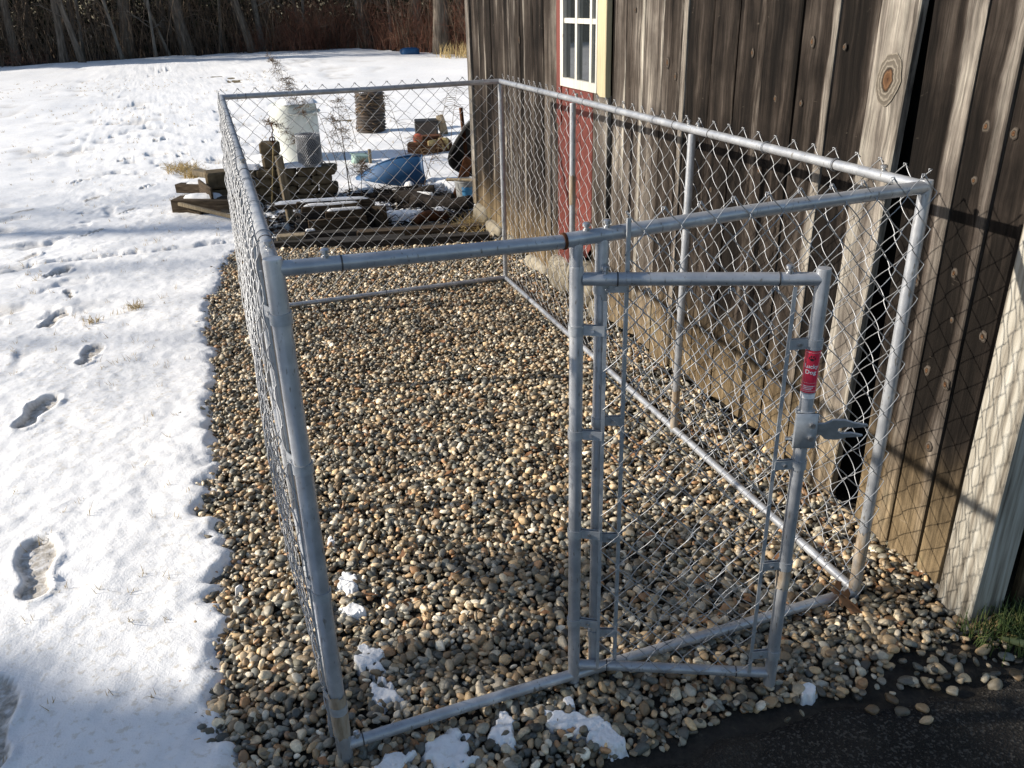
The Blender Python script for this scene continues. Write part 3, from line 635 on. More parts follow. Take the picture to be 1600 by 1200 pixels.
yb = [4.842, 4.66, 4.50, 4.358, 4.20, 4.054, 3.93, 3.822, 3.735, 3.648, 3.484, 3.31, 3.076]
tones = [.22, .13, .10, .22, .36, .20, .48, .38, .14, .24, .12, .46]
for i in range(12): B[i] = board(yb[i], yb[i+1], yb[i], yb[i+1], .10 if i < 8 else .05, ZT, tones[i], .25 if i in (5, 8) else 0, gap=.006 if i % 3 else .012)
board(4.935, 4.842, 4.935, 4.842, .16, ZT, .78, 0, .03, .018, name='corner_board')
# below and beside the window
yw = [(2.324, 2.19, .62, 0), (2.19, 2.007, .50, .2), (2.007, 1.829, .60, 0), (1.829, 1.668, .30, .0), (1.664, 1.62, .72, 0), (1.62, 1.431, .10, 0), (1.431, 1.253, .13, 0), (1.253, 1.084, .08, .12), (1.084, .882, .14, .0), (.882, .706, .20, .22), (.706, .524, .08, .0)]
wb = []
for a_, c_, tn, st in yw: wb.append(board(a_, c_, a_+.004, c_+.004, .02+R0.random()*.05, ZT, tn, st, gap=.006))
board(2.376, 2.330, 2.376, 2.330, .05, ZT, .04, 0, proud=-.014)
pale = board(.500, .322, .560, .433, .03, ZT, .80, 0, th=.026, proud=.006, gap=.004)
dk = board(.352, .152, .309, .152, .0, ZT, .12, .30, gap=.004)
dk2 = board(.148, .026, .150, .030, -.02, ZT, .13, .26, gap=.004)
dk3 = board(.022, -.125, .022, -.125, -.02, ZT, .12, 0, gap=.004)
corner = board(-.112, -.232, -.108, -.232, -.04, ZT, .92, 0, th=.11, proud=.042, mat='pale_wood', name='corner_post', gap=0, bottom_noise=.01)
# gable-end boards behind the corner post (facing the driveway) and the far end, back and roof
def end_wall(y, nrm, n, x0, x1, tone):
    w = (x1-x0)/n
    for i in range(n):
        mb = MB(); mb.box((x0+w*(i+.5), y+nrm*.0, ZT/2), (w-.006, .022, ZT-.06+R0.random()*.03), None, .003)
        o = mb.build('board', 'barn', barn); fattr(o.data, 'across', np.full(len(o.data.vertices), .3)); o['tone'] = tone+R0.random()*.2; o['strip'] = 0.
end_wall(-.22, -1, 14, 1.875, 4.9, .15); end_wall(4.93, 1, 14, 2.07, 5.2, .2)
mb = MB(); mb.box((5.1, 2.35, ZT/2), (.05, 5.1, ZT)); mb.build('back_wall', 'dark', barn)
mb = MB(); V = [(float(wall_x(y))+.10, y, z) for y in (4.90, 3.02) for z in (-.02, ZT)]; mb.add(V, [(0, 1, 3, 2)])
V = [(float(wall_x(y))+.10, y, z) for y in (2.49, -.20) for z in (-.02, ZT)]; mb.add(V, [(0, 1, 3, 2)])
V = [(float(wall_x(y))+.10, y, z) for y in (3.02, 2.49) for z in (-.02, 1.19)]; mb.add(V, [(0, 1, 3, 2)]); mb.build('light_blocker', 'dark', barn)  # near-black sheet added behind the boards to block light in the gaps
mb = MB(); mb.box((2.6, 2.35, 3.42), (2.25, 5.5, .05), ry(-math.radians(38))); mb.box((4.3, 2.35, 3.42), (2.25, 5.5, .05), ry(math.radians(38))); mb.build('roof', 'shingle', barn)
# knots
def knot(y, z, ry_, rz_, parent, proud=.003, seed=0):
    n = 26; rows = 7; V = []; A = []
    for j in range(rows):
        f = j/(rows-1)
        for k in range(n):
            a = 2*math.pi*k/n; w = 1+.6*float(fbm(math.cos(a)*1.5+seed, math.sin(a)*1.5, 1., 2, seed)); yy = y+ry_*f*w*math.cos(a); zz = z+rz_*f*w*math.sin(a)
            of = proud-.001+.0035*(1-f**2)-(.003 if j == 0 else 0)
            V.append((float(wall_x(yy))+WN[0]*of, yy+WN[1]*of, zz)); A.append(f)
    F = [(j*n+k, j*n+(k+1) % n, (j+1)*n+(k+1) % n, (j+1)*n+k) for j in range(rows-1) for k in range(n)]
    me = raw_mesh('knot', V, F); fattr(me, 'rad', A); o = link('knot', me, 'knot', parent); o['tone'] = 1. if parent['tone'] > .6 else 0.; return o
KN = [(.447, 1.400, .060, .092, pale, .0125), (.085, 1.316, .015, .019, dk2, .006), (.089, 1.181, .012, .014, dk2, .006), (.092, .934, .013, .018, dk2, .006), (.047, .624, .016, .022, dk2, .006), (.120, .637, .015, .022, dk2, .006),
      (.069, .807, .009, .012, dk2, .006), (-.038, .799, .015, .021, dk3, .006), (.0, 1.31, .014, .019, dk3, .006), (-.09, .78, .010, .018, dk3, .006), (.218, .878, .013, .026, dk, .006), (.06, .42, .015, .02, dk2, .006),
      (.817, 1.488, .014, .024, wb[9], .006), (.840, 1.30, .010, .014, wb[9], .006), (1.148, 1.441, .011, .020, wb[7], .006), (.660, 1.479, .010, .014, wb[10], .006), (.985, 1.300, .012, .018, wb[8], .006), (1.04, 1.05, .012, .018, wb[8], .006),
      (1.775, 1.375, .018, .030, wb[3], .006), (1.70, 1.324, .013, .022, wb[3], .006), (2.10, 1.577, .010, .014, wb[1], .006), (1.95, .85, .012, .026, wb[2], .006), (1.55, 1.12, .013, .018, wb[5], .006), (1.36, .92, .012, .016, wb[6], .006), (.64, .62, .012, .018, wb[10], .006), (3.73, 1.40, .018, .03, B[8], .006)]
for i, k in enumerate(KN): knot(k[0], k[1], k[2]*.8, k[3]*.8, k[4], k[5], i*3+1)
# window with a white sash, red trim, red panel below, cream board beside it
def wbox(mb, y0, y1, z0, z1, o0, o1):
    V = [];
    for y in (y0, y1):
        for z in (z0, z1):
            for o_ in (o0, o1): V.append((float(wall_x(y))+WN[0]*o_, y+WN[1]*o_, z))
    return mb.add(np.array(V), [(0, 1, 3, 2), (4, 6, 7, 5), (0, 4, 5, 1), (2, 3, 7, 6), (0, 2, 6, 4), (1, 5, 7, 3)])
def wpart(name, mat, parent, *a):
    mb = MB(); wbox(mb, *a); return mb.build(name, mat, parent)
W0, W1, WZ0, WZ1 = 3.000, 2.496, 1.190, 2.02
win = empty('window'); win.parent = barn
wpart('sill_rail', 'white', win, W0, W1, WZ0, WZ0+.045, -.03, .016)
wpart('head_rail', 'white', win, W0, W1, WZ1-.045, WZ1, -.03, .016)
wpart('stile', 'white', win, W0, W0-.042, WZ0+.045, WZ1-.045, -.03, .016); wpart('stile', 'white', win, W1+.02, W1, WZ0+.045, WZ1-.045, -.03, .016)
wpart('muntin', 'white', win, 2.800, 2.772, WZ0+.045, WZ1-.045, -.022, .010); wpart('muntin', 'white', win, 2.605, 2.578, WZ0+.045, WZ1-.045, -.022, .010)
for i, (a_, c_) in enumerate(((2.958, 2.800), (2.772, 2.605), (2.578, 2.516))):
    wpart('muntin', 'white', win, a_, c_, 1.510, 1.535, -.022, .008)
    wpart('pane', 'glass', win, a_, c_, WZ0+.045, 1.510, -.010, -.006); wpart('pane', 'glass', win, a_, c_, 1.535, WZ1-.045, -.010, -.006)
wpart('red_trim', 'red', barn, 3.070, 3.004, .98, ZT, -.02, .010); wpart('head_trim', 'red', barn, 3.004, 2.492, WZ1+.004, 2.25, -.02, .010)
for i, (a_, c_, zb) in enumerate(((3.066, 2.905, .20), (2.905, 2.735, .26), (2.735, 2.57, .33))):
    o = board(a_, c_, a_, c_, zb, 1.186, 0, 0, mat='red', name='red_board', gap=.003, bottom_noise=.09, proud=.002)
board(2.568, 2.384, 2.568, 2.384, .12, 1.186, .60, 0, name='board', gap=.006)
board(2.490, 2.384, 2.490, 2.384, 1.19, ZT, 0, 0, mat='cream', name='cream_board', th=.03, proud=.014, bottom_noise=.05)
def rock(name, c, size, mat, parent=None, seed=0, rot=0.):
    me = bpy.data.meshes.new(name); import bmesh
    bm = bmesh.new(); bmesh.ops.create_icosphere(bm, subdivisions=3, radius=1)
    for v in bm.verts:
        p = np.array(v.co); p = np.sign(p)*np.abs(p)**.62; p = p*(1+.25*float(fbm(p[0]+seed, p[1]+p[2], 1.4, 3, seed)))
        p = p*np.array(size)/2; p = rz(rot)@p; v.co = Vector((p+np.array(c)).tolist())
    bm.to_mesh(me); bm.free(); me.polygons.foreach_set('use_smooth', np.full(len(me.polygons), True)); return link(name, me, mat, parent)
for i, (y, z, sy, sz) in enumerate(((3.02, .10, .30, .22), (2.70, .14, .30, .24), (2.42, .05, .22, .12), (3.45, .02, .34, .12), (4.75, .06, .30, .22), (4.4, .04, .3, .14), (3.95, .03, .4, .12))):
    rock('foundation_stone', (float(wall_x(y))+.02, y, z), (.14, sy, sz), 'stone', barn, 30+i)

# ------------------------------------------------------------------ pebbles
import bmesh
def peb_shape(sub, seed, boxy):
    if sub is None:
        bm = bmesh.new(); bmesh.ops.create_cube(bm, size=2); bmesh.ops.subdivide_edges(bm, edges=bm.edges[:], cuts=1, use_grid_fill=True)
        for v in bm.verts: v.co = v.co.normalized()
    else:
        bm = bmesh.new(); bmesh.ops.create_icosphere(bm, subdivisions=sub, radius=1)
    V = np.array([v.co[:] for v in bm.verts]); bm.faces.ensure_lookup_table(); Fc = np.array([[v.index for v in f.verts] for f in bm.faces]); bm.free()
    r_ = np.random.default_rng(seed); V = np.sign(V)*np.abs(V)**boxy
    for _ in range(8):
        d = r_.normal(size=3); d /= np.linalg.norm(d); h = .45+.38*r_.random(); s = V@d; V = V-np.outer(np.clip(s-h, 0, None)*.88, d)
    V = V*np.array([1.15+.18*r_.random(), .86+.14*r_.random(), .56+.24*r_.random()])*1.04; return V, Fc
SH_HI = [peb_shape(2, i, .86+.02*i) for i in range(8)]
SH_LO = [peb_shape(None, i, .95) for i in range(6)]
def pebble_points():
    out = []
    for layer, (sp, dens) in enumerate(((.0216, .70), (.0212, .94), (.031, .40))):
        xs = np.arange(-.55, 2.15, sp); ys = np.arange(-.62, 5.05, sp*.9)
        X, Y = np.meshgrid(xs, ys, indexing='ij'); X = X+(np.arange(len(ys)) % 2)*sp/2+rng.normal(0, sp*.24, X.shape); Y = Y+rng.normal(0, sp*.24, X.shape)
        X, Y = X.ravel(), Y.ravel(); k = rng.random(X.size) < dens; X, Y = X[k], Y[k]
        xe = snow_edge(Y)-.13+.05*fbm(X, Y, 8, 2, 5)
        k = (X > xe) & (X < wall_x(Y)+.03) & (Y > asph_edge(X)+.012+.06*fbm(X, X*0, 6, 3, 8)-rng.exponential(.008, X.size)) & (Y < 4.95-.1*rng.random(X.size))
        # the strip in front of the asphalt thins out towards the barn corner
        k &= ~((X > 1.25) & (Y < -.22-.06*rng.random(X.size)) & (rng.random(X.size) < .75))
        X, Y = X[k], Y[k]; r = (.0088 if layer < 2 else .0092)*np.exp(rng.normal(0, .33, X.size))
        big = rng.random(X.size) < .03; r = np.minimum(np.where(big, r*1.3, r), .0145)
        z = np.array([-.003, .0078, .0150])[layer]+rng.normal(0, .003, X.size)
        # little hummocks
        z = z+.022*fbm(X, Y, 4, 3, 88)
        out.append(np.stack([X, Y, z, r*1.22, np.full(X.size, layer)], 1))
    return np.concatenate(out)
PB = pebble_points()
# loose strays on the driveway edge
st_ = []
for _ in range(16):
    x = R0.uniform(.9, 1.75); st_.append((x, float(asph_edge(x))-abs(R0.gauss(0, .03))+.01, .012, .0115*math.exp(R0.gauss(0, .25)), 2))
for x, y in ((1.30, -.40), (1.36, -.415), (1.47, -.40), (1.335, -.445), (1.60, -.40), (1.585, -.425), (1.66, -.42), (1.44, -.375), (1.50, -.33)): st_.append((x, y, .010, .017, 2))
PB = np.concatenate([PB, np.array(st_)])
def rotmats(n):
    th = rng.random(n)*2*np.pi; ti = rng.normal(0, .38, n); tj = rng.normal(0, .38, n)
    c, s = np.cos(th), np.sin(th); Z0 = np.zeros(n); O = np.ones(n)
    Rz = np.stack([np.stack([c, -s, Z0], -1), np.stack([s, c, Z0], -1), np.stack([Z0, Z0, O], -1)], 1)
    c, s = np.cos(ti), np.sin(ti); Rx = np.stack([np.stack([O, Z0, Z0], -1), np.stack([Z0, c, -s], -1), np.stack([Z0, s, c], -1)], 1)
    c, s = np.cos(tj), np.sin(tj); Ry = np.stack([np.stack([c, Z0, s], -1), np.stack([Z0, O, Z0], -1), np.stack([-s, Z0, c], -1)], 1)
    return Rx@Ry@Rz
dist = np.linalg.norm(PB[:, :3]-CAM, axis=1)
dd = PB[:, :3]-CAM; zc = dd@CF; px = 800+FPX*(dd@CR)/zc; py = 600-FPX*(dd@CU)/zc
vis = (px > 8) & (px < 1592) & (py > 8) & (py < 1192)
score = PB[:, 3]/dist*vis*(PB[:, 4] > .5)
order = np.argsort(-score); single = order[:290]; mask = np.ones(len(PB), bool); mask[single] = False
def bake_pebbles(name, S, shapes):
    Vs = []; Fs = []; At = []; base = 0; which = rng.integers(0, len(shapes), len(S)); Rm = rotmats(len(S)); pk = rng.random(len(S))
    for k, (V0, F0) in enumerate(shapes):
        ii = np.where(which == k)[0]
        if not len(ii): continue
        V = np.einsum('nij,vj->nvi', Rm[ii], V0)*S[ii, 3][:, None, None]+S[ii, None, :3]
        Fc = F0[None]+(np.arange(len(ii))*len(V0))[:, None, None]+base
        Vs.append(V.reshape(-1, 3)); Fs.append(Fc.reshape(-1, F0.shape[1])); At.append(np.repeat(pk[ii], len(V0))); base += len(ii)*len(V0)
    me = raw_mesh(name, np.concatenate(Vs), np.concatenate(Fs)); fattr(me, 'pick', np.concatenate(At))
    o = link(name, me, 'pebbles', gravel_bed); o['kind'] = 'stuff'; return o
near = mask & (dist < 2.75) & vis
bake_pebbles('pebbles', PB[near], [peb_shape(2, i, .86+.02*i) for i in range(8)] if near.sum() < 9000 else SH_LO+[peb_shape(2, 3, .9)])
deep = mask & ~near & ((PB[:, 4] < .5) | (PB[:, 1] > 1.9))
bake_pebbles('pebbles', PB[mask & ~near & ~deep], SH_LO)
bake_pebbles('pebbles', PB[deep], [peb_shape(1, i+20, .92) for i in range(6)])
PM = []
for i, (V0, F0) in enumerate(SH_HI):
    me = raw_mesh('pebble', V0, F0); me.materials.append(M['pebble']); PM.append(me)
Rm = rotmats(len(single))
for j, i in enumerate(single):
    o = bpy.data.objects.new('pebble', PM[j % 8]); col.objects.link(o); o.parent = gravel_bed
    mw = Matrix([[*(Rm[j][r]*PB[i, 3]), PB[i, r]] for r in range(3)]+[[0, 0, 0, 1]]); o.matrix_basis = mw

# bits of leaf and twig between the pebbles
nl = 150; r_ = np.random.default_rng(16); x = r_.uniform(-.1, 1.75, nl); y = r_.uniform(-.2, 4.6, nl); a = r_.random(nl)*6.28; s_ = .006+.010*r_.random(nl); z = .030+.004*r_.random(nl)
V = np.stack([np.stack([x+s_*np.cos(a+k*1.57)*(1.5 if k % 2 else .7), y+s_*np.sin(a+k*1.57)*(1.5 if k % 2 else .7), z+s_*r_.normal(0, .4, nl)], -1) for k in range(4)], 1).reshape(-1, 3)
o = link('leaf_scraps', raw_mesh('leaf_scraps', V, np.arange(nl*4).reshape(-1, 4), False), 'leaf'); tag(o, 'small brown leaf scraps lying on the pebbles', 'leaves', kind='stuff')
# ------------------------------------------------------------------ leaf, grass
LF = [(0, 0), (.006, .012), (.022, .010), (.030, .022), (.014, .030), (.016, .042), (.036, .046), (.034, .060), (.016, .062), (.016, .074), (.026, .088), (.012, .094), (0, .110)]
pts = LF+[(-x, y) for x, y in LF[::-1][1:-1]]
V = [(x*1.15, y*1.05, .010*math.cos(y*40)+.25*abs(x)*(.7+.6*math.sin(y*60))) for x, y in pts]; n = len(V); 
V += [(0, y*1.05, .010*math.cos(y*40)) for y in (.012, .03, .046, .062, .080)]
mb = MB(); rt = rz(math.radians(212))@rx(math.radians(-24))
Vr = np.array(V)@rt.T+np.array([1.418, .010, .062])
mb.add(Vr, [tuple(range(n))]); mb.V = [Vr]
F = []
mid = list(range(n, n+5)); half = len(LF)
def nearest_mid(i): y = pts[i][1]; return mid[min(range(5), key=lambda k: abs((.012, .03, .046, .062, .080)[k]-y))]
for i in range(n):
    a_, c_ = nearest_mid(i), nearest_mid((i+1) % n); F.append((i, (i+1) % n, c_)); 
    if a_ != c_: F.append((i, c_, a_))
me = raw_mesh('oak_leaf', Vr, F); lf = link('oak_leaf', me, 'leaf'); tag(lf, 'curled brown oak leaf caught against the kennel corner post', 'leaf')
md = lf.modifiers.new('thickness', 'SOLIDIFY'); md.thickness = .0008
stem = MB(); stem.tube([Vr[12], Vr[12]+(Vr[12]-Vr[0])*.0+np.array([0, 0, .0005])+(Vr[0]-Vr[12])*.02, Vr[0], Vr[0]+np.array([.018, .010, -.004])], [.0005, .0008, .001, .0008], 5); stem.build('stalk', 'leaf', lf, True)
def blades(name, cx, cy, sx, sy, n, h, mat, label=None, cat=None, kind=None, seed=1, r=.0012, lean=.8, z=0., zf=None, group=None):
    r_ = np.random.default_rng(seed); x = cx+np.clip(r_.normal(0, sx, n), -1.7*sx, 1.7*sx); y = cy+np.clip(r_.normal(0, sy, n), -1.7*sy, 1.7*sy); a = r_.random(n)*2*np.pi; l = h*(.4+.9*r_.random(n)); le = lean*r_.random(n)
    z0 = np.full(n, z) if zf is None else zf(x, y); k = np.linspace(0, 1, 4)
    P = np.stack([x[:, None]+np.cos(a)[:, None]*l[:, None]*le[:, None]*k**1.7, y[:, None]+np.sin(a)[:, None]*l[:, None]*le[:, None]*k**1.7, z0[:, None]-.004+l[:, None]*(k-.35*le[:, None]*k**2.4)], -1)
    Vv, Fs = tubes(P, r*np.array([1, 1, .7, .15])[None]*np.ones((n, 1)), 3, False); o = link(name, raw_mesh(name, Vv, Fs), mat); tag(o, label, cat, group, kind); return o
blades('grass_tuft', 1.80, -.30, .075, .045, 420, .085, 'grass', 'green winter grass tuft at the foot of the barn corner post', 'grass', seed=3, r=.0017)
blades('grass_tuft', 1.735, -.262, .03, .02, 70, .055, 'straw', 'short straw coloured grass sprouting under the pale corner post', 'grass', seed=4, r=.0012)
# a pale folded husk lying in the grass
V = []; n = 14
for k in range(n):
    f = k/(n-1); w = .016*math.sin(math.pi*min(1, f*.9+.08)); c = np.array([1.70, -.335, .045])+np.array([.17, -.10, -.035])*f
    V += [c+np.array([-.5, -.8, 0])*w, c+np.array([0, 0, .010+.006*math.sin(f*3)]), c+np.array([.5, .8, 0])*w]
F = [(k*3+i, k*3+i+1, k*3+4+i, k*3+3+i) for k in range(n-1) for i in range(2)]
M['husk'] = simple('pale_green_husk', [(.3, (.26, .27, .07)), (.7, (.42, .40, .16))], 30, .6, 0, .2, .002)
o = link('leaf_husk', raw_mesh('leaf_husk', V, F), 'husk'); tag(o, 'pale yellow green folded leaf lying in the grass by the barn', 'leaf'); o.modifiers.new('thickness', 'SOLIDIFY').thickness = .001
# dry grass through the snow
r_ = np.random.default_rng(5); x = np.concatenate([r_.uniform(-2.2, -.25, 420), r_.uniform(-9, 3, 2380)]); y = np.concatenate([r_.uniform(-.2, 5.5, 420), r_.uniform(5.3, 24, 2380)])
x = np.repeat(x, 4)+r_.normal(0, .009, 11200); y = np.repeat(y, 4)+r_.normal(0, .009, 11200)
k = (fbm(x, y, .9, 3, 71) > -.06) & ~((x > .3) & (x < 2.2) & (y < 6.6) & (y > 4.5)) & (x < snow_edge(np.minimum(y, 5.0))-.05+(y > 5.2)*40); x, y = x[k], y[k]; n = len(x)
a = r_.random(n)*2*np.pi; l = .010+.030*r_.random(n)**1.6; z0 = snow_height(x, y); kk = np.linspace(0, 1, 3); le = .1+.7*r_.random(n)
P = np.stack([x[:, None]+np.cos(a)[:, None]*(l*le)[:, None]*kk, y[:, None]+np.sin(a)[:, None]*(l*le)[:, None]*kk, z0[:, None]-.003+l[:, None]*kk], -1)
Vv, Fs = tubes(P, np.array([.0011, .0009, .0002])[None]*(1+.10*np.maximum(0, y-2))[:, None], 3, False)
o = link('dry_grass', raw_mesh('dry_grass', Vv, Fs), 'straw'); tag(o, 'sparse dry grass blades poking through the snow', 'grass', kind='stuff')
blades('straw_tuft', -.09, 8.6, .09, .13, 200, .10, 'straw', 'larger flattened tuft of golden straw lying on the snow', 'grass', seed=8, r=.003, lean=1.5, zf=snow_height)
blades('straw_tuft', .02, 8.15, .06, .08, 200, .10, 'straw', 'smaller golden straw tuft in the snow near the plank pile', 'grass', seed=9, r=.003, lean=1.5, zf=snow_height)
blades('straw_tuft', -.501, 3.69, .025, .03, 60, .05, 'straw', 'tiny straw clump in the snow beside the kennel', 'grass', seed=10, r=.0016, lean=1.3, zf=snow_height)
blades('straw_tuft', -.73, 3.55, .03, .03, 40, .05, 'straw', 'thin straw wisps beside a boot print in the snow', 'grass', seed=12, r=.0016, lean=1.3, zf=snow_height)

# ------------------------------------------------------------------ junk behind the kennel
def tx(o, label, cat, group=None): return tag(o, label, cat, group)
def snowcap(c, size, ang, seed, label, h=.02, rot=None):
    """pillow of snow lying on something"""
    n = 15; mseg = 9; V = []
    for j in range(n):
        for i in range(mseg):
            u, v = j/(n-1)*2-1, i/(mseg-1)*2-1; e = max(0, 1-max(abs(u)**6, abs(v)**4)); w = 1+.18*float(fbm(u*2+seed, v*2, 1.2, 2, seed))
            V.append((u*size[0]/2*w, v*size[1]/2*w, h*e**.5*(1+.6*float(fbm(u*3+seed, v*3, 1, 2, seed+1)))))
    V = np.array(V)@rz(ang).T+np.array(c); F = [(j*mseg+i, (j+1)*mseg+i, (j+1)*mseg+i+1, j*mseg+i+1) for j in range(n-1) for i in range(mseg-1)]
    o = link('snow_cap', raw_mesh('snow_cap', V, F), 'snow'); fattr(o.data, 'bare', np.zeros(len(V))); tag(o, label, 'snow', kind='stuff'); return o
BA_ = -.235; bdir = np.array([math.cos(BA_), math.sin(BA_)]); bprp = np.array([-bdir[1], bdir[0]]); B0 = np.array([.40, 6.46])
def wall_block(p, z, ang, sz, label, group=None, tilt=0.):
    mb = MB(); mb.box((0, 0, 0), (sz[0]*.97, sz[1]*.97, sz[2]*.95), None, .016); o = mb.build('wall_block', 'block'); o.location = (p[0], p[1], z+sz[2]/2); o.rotation_euler = (R0.gauss(0, .012), tilt, ang+R0.gauss(0, .03)); tx(o, label, 'block', group); return o
BW, BH, BD = .172, .080, .20
for r in range(4):
    for c_ in range(5):
        p = B0+bdir*(BW*c_+(.04 if r % 2 else 0)+R0.gauss(0, .004))+bprp*R0.gauss(0, .006)
        wall_block(p, r*BH, BA_, (BW, BD, BH), 'tan concrete wall block laid in the neat low stack behind the kennel', 'wall blocks in the neat stack')
p = B0+bdir*.26; wall_block(p, 4*BH, BA_+.15, (.165, .15, .115), 'tan block set alone on top of the neat block stack'); wall_block(p+np.array([.0, -.005]), 4*BH+.112, BA_-.1, (.165, .14, .115), 'dark block balanced highest on the neat block stack')
wall_block((.175, 6.55), .16, .05, (.20, .20, .15), 'big pale block standing on the plank heap beside the kennel'); wall_block((.23, 6.32), .0, .1, (.2, .2, .12), 'half buried block under the plank heap by the kennel corner'); wall_block((.16, 6.55), .0, .1, (.22, .2, .155), 'squat block carrying the big pale block')
snowcap((*(B0+bdir*.05), 4*BH+.0), (.2, .2), BA_, 4, 'snow pillow on the stack beside the lone block', .03); snowcap((*(B0+bdir*.52), 4*BH), (.34, .2), BA_, 5, 'snow pillow on the block stack around the wire roll', .03)
# roll of wire netting
def wire_roll(c, r, h):
    root = empty('wire_netting_roll'); root.location = c; P = []
    for s_ in (1, -1):
        for k in range(34):
            a0 = 2*math.pi*k/34; zz = np.linspace(0, h, 15); aa = a0+s_*zz/r*.75; rr = r*(1+.04*np.sin(aa*3))
            P.append(np.stack([rr*np.cos(aa), rr*np.sin(aa), zz], -1))
    Vv, Fs = tubes(np.array(P), .0030, 4); link('netting', raw_mesh('netting', Vv, Fs), 'wire', root)
    mb = MB(); mb.lathe([(r*.86, 0.), (r*.90, h*.5), (r*.84, h*.93), (r*.62, h*1.0), (r*.3, h*.98)], (0, 0, 0), 20); mb.build('inner_coil', 'joint', root, True)
    return root
tx(wire_roll((*(B0+bdir*.60+bprp*.0), 4*BH+.005), .105, .27), 'standing roll of grey wire netting on the block stack', 'wire roll')
# white barrel
br = empty('plastic_barrel'); br.location = (1.20, 8.55, 0.); tx(br, 'cloudy white plastic barrel with a snow capped top', 'barrel')
mb = MB(); mb.lathe([(.215, -.05), (.225, .05), (.25, .30), (.262, .52), (.262, .60), (.252, .635), (.225, .652), (.12, .655), (.02, .655)], (0, 0, 0), 36, ry(-.05)); mb.build('drum', 'barrel', br, True)
mb = MB(); mb.tube([(.262*math.cos(a), .262*math.sin(a), .545) for a in np.linspace(0, 2*np.pi, 37)], .012, 8); mb.build('rim', 'barrel', br, True)
snowcap((1.22, 8.50, .645), (.40, .40), .1, 9, 'cap of snow on the cloudy white barrel', .04)
# ribbed pipe
pr = []
for k in range(13): z = .041*k; pr += [(.185, z), (.203, z+.008), (.203, z+.026), (.185, z+.034)]
o = MB().lathe([(.16, -.02)]+pr+[(.17, .54), (.15, .54), (.15, .2), (.02, .2)], (0, 0, 0), 30).build('ribbed_pipe', 'pipe', None, True); o.location = (2.458, 10.50, 0); o.rotation_euler = (0, .03, 0); tx(o, 'short upright length of dark ribbed drain pipe in the snow', 'pipe')
P = []
for k in range(26):
    a0 = R0.uniform(0, 6.28); z0 = R0.uniform(.05, .5); P.append([(.212*math.cos(a0+j*.22), .212*math.sin(a0+j*.22), z0+R0.gauss(0, .02)+.03*math.sin(j)) for j in range(6)])
Vv, Fs = tubes(np.array(P), .006, 4); v_ = link('dead_vine', raw_mesh('dead_vine', Vv, Fs), 'weed', o)
snowcap((2.458, 10.50, .53), (.3, .3), 0, 3, 'cap of snow on the ribbed drain pipe', .015)
# dark box with a wood round
o = MB().box((0, 0, .105), (.30, .24, .21), None, .008).build('dark_box', 'black'); o.location = (3.00, 9.62, .01); o.rotation_euler = (0, 0, -.25); tx(o, 'small black box standing in the snow beside a pale wood round', 'box')
mb = MB(); mb.box((0, -.1215, .105), (.26, .006, .16), None); mb.build('front_panel', 'pipe', o)
o = MB().lathe([(.10, -.05), (.135, -.045), (.14, 0), (.135, .045), (.10, .05)], (0, 0, 0), 20, ry(1.35)@rx(.2)).build('wood_round', 'stake', None, True); o.location = (3.22, 9.62, .13); tx(o, 'pale bark edged wood round leaning on the black box', 'log')
# rusty engine heap
e = empty('rusty_engine'); e.location = (2.60, 8.18, 0); tx(e, 'rusty red and yellow engine lying in the snow', 'engine')
mb = MB(); mb.box((0, 0, .08), (.42, .26, .16), rz(.2), .02); mb.box((.05, .03, .18), (.24, .2, .08), rz(.2), .015); mb.build('block', 'rust', e)
mb = MB(); mb.lathe([(.05, 0), (.055, .01), (.055, .07), (.035, .085), (.01, .09)], (-.12, -.03, .17), 16); mb.build('cap', 'redpaint', e, True)
mb = MB(); mb.box((.16, -.08, .13), (.13, .06, .14), rz(-.3), .02); mb.box((.02, -.13, .16), (.14, .03, .06), rz(.5), .01); mb.build('shroud', 'yellow', e)
mb = MB(); mb.tube([(-.2, -.12, .02), (-.15, -.14, .16), (0, -.15, .10), (.12, -.15, .20), (.22, -.1, .03)], .012, 8); mb.build('exhaust', 'rust', e, True)
mb = MB(); mb.lathe([(.02, -.02), (.085, -.018), (.085, .018), (.02, .02)], (.20, -.03, .10), 18, rx(1.4)); mb.build('flywheel', 'rust', e, True)
# green lid
o = MB().box((0, 0, .06), (.17, .12, .12), None, .012).build('green_tub', 'green'); o.location = (1.74, 7.93, .0); o.rotation_euler = (.15, .1, .2); tx(o, 'small pale green plastic tub half sunk in snow', 'tub')
mb = MB(); mb.tube([(-.09, -.066, .115), (.09, -.066, .115), (.09, .066, .115), (-.09, .066, .115), (-.09, -.066, .115)], .008, 6); mb.build('rim', 'green', o, True)
o = MB().box((0, 0, .09), (.03, .03, .2), None, .003).build('wooden_peg', 'stake'); o.location = (1.83, 7.78, 0); tx(o, 'short grey wooden peg beside the green tub', 'stake')
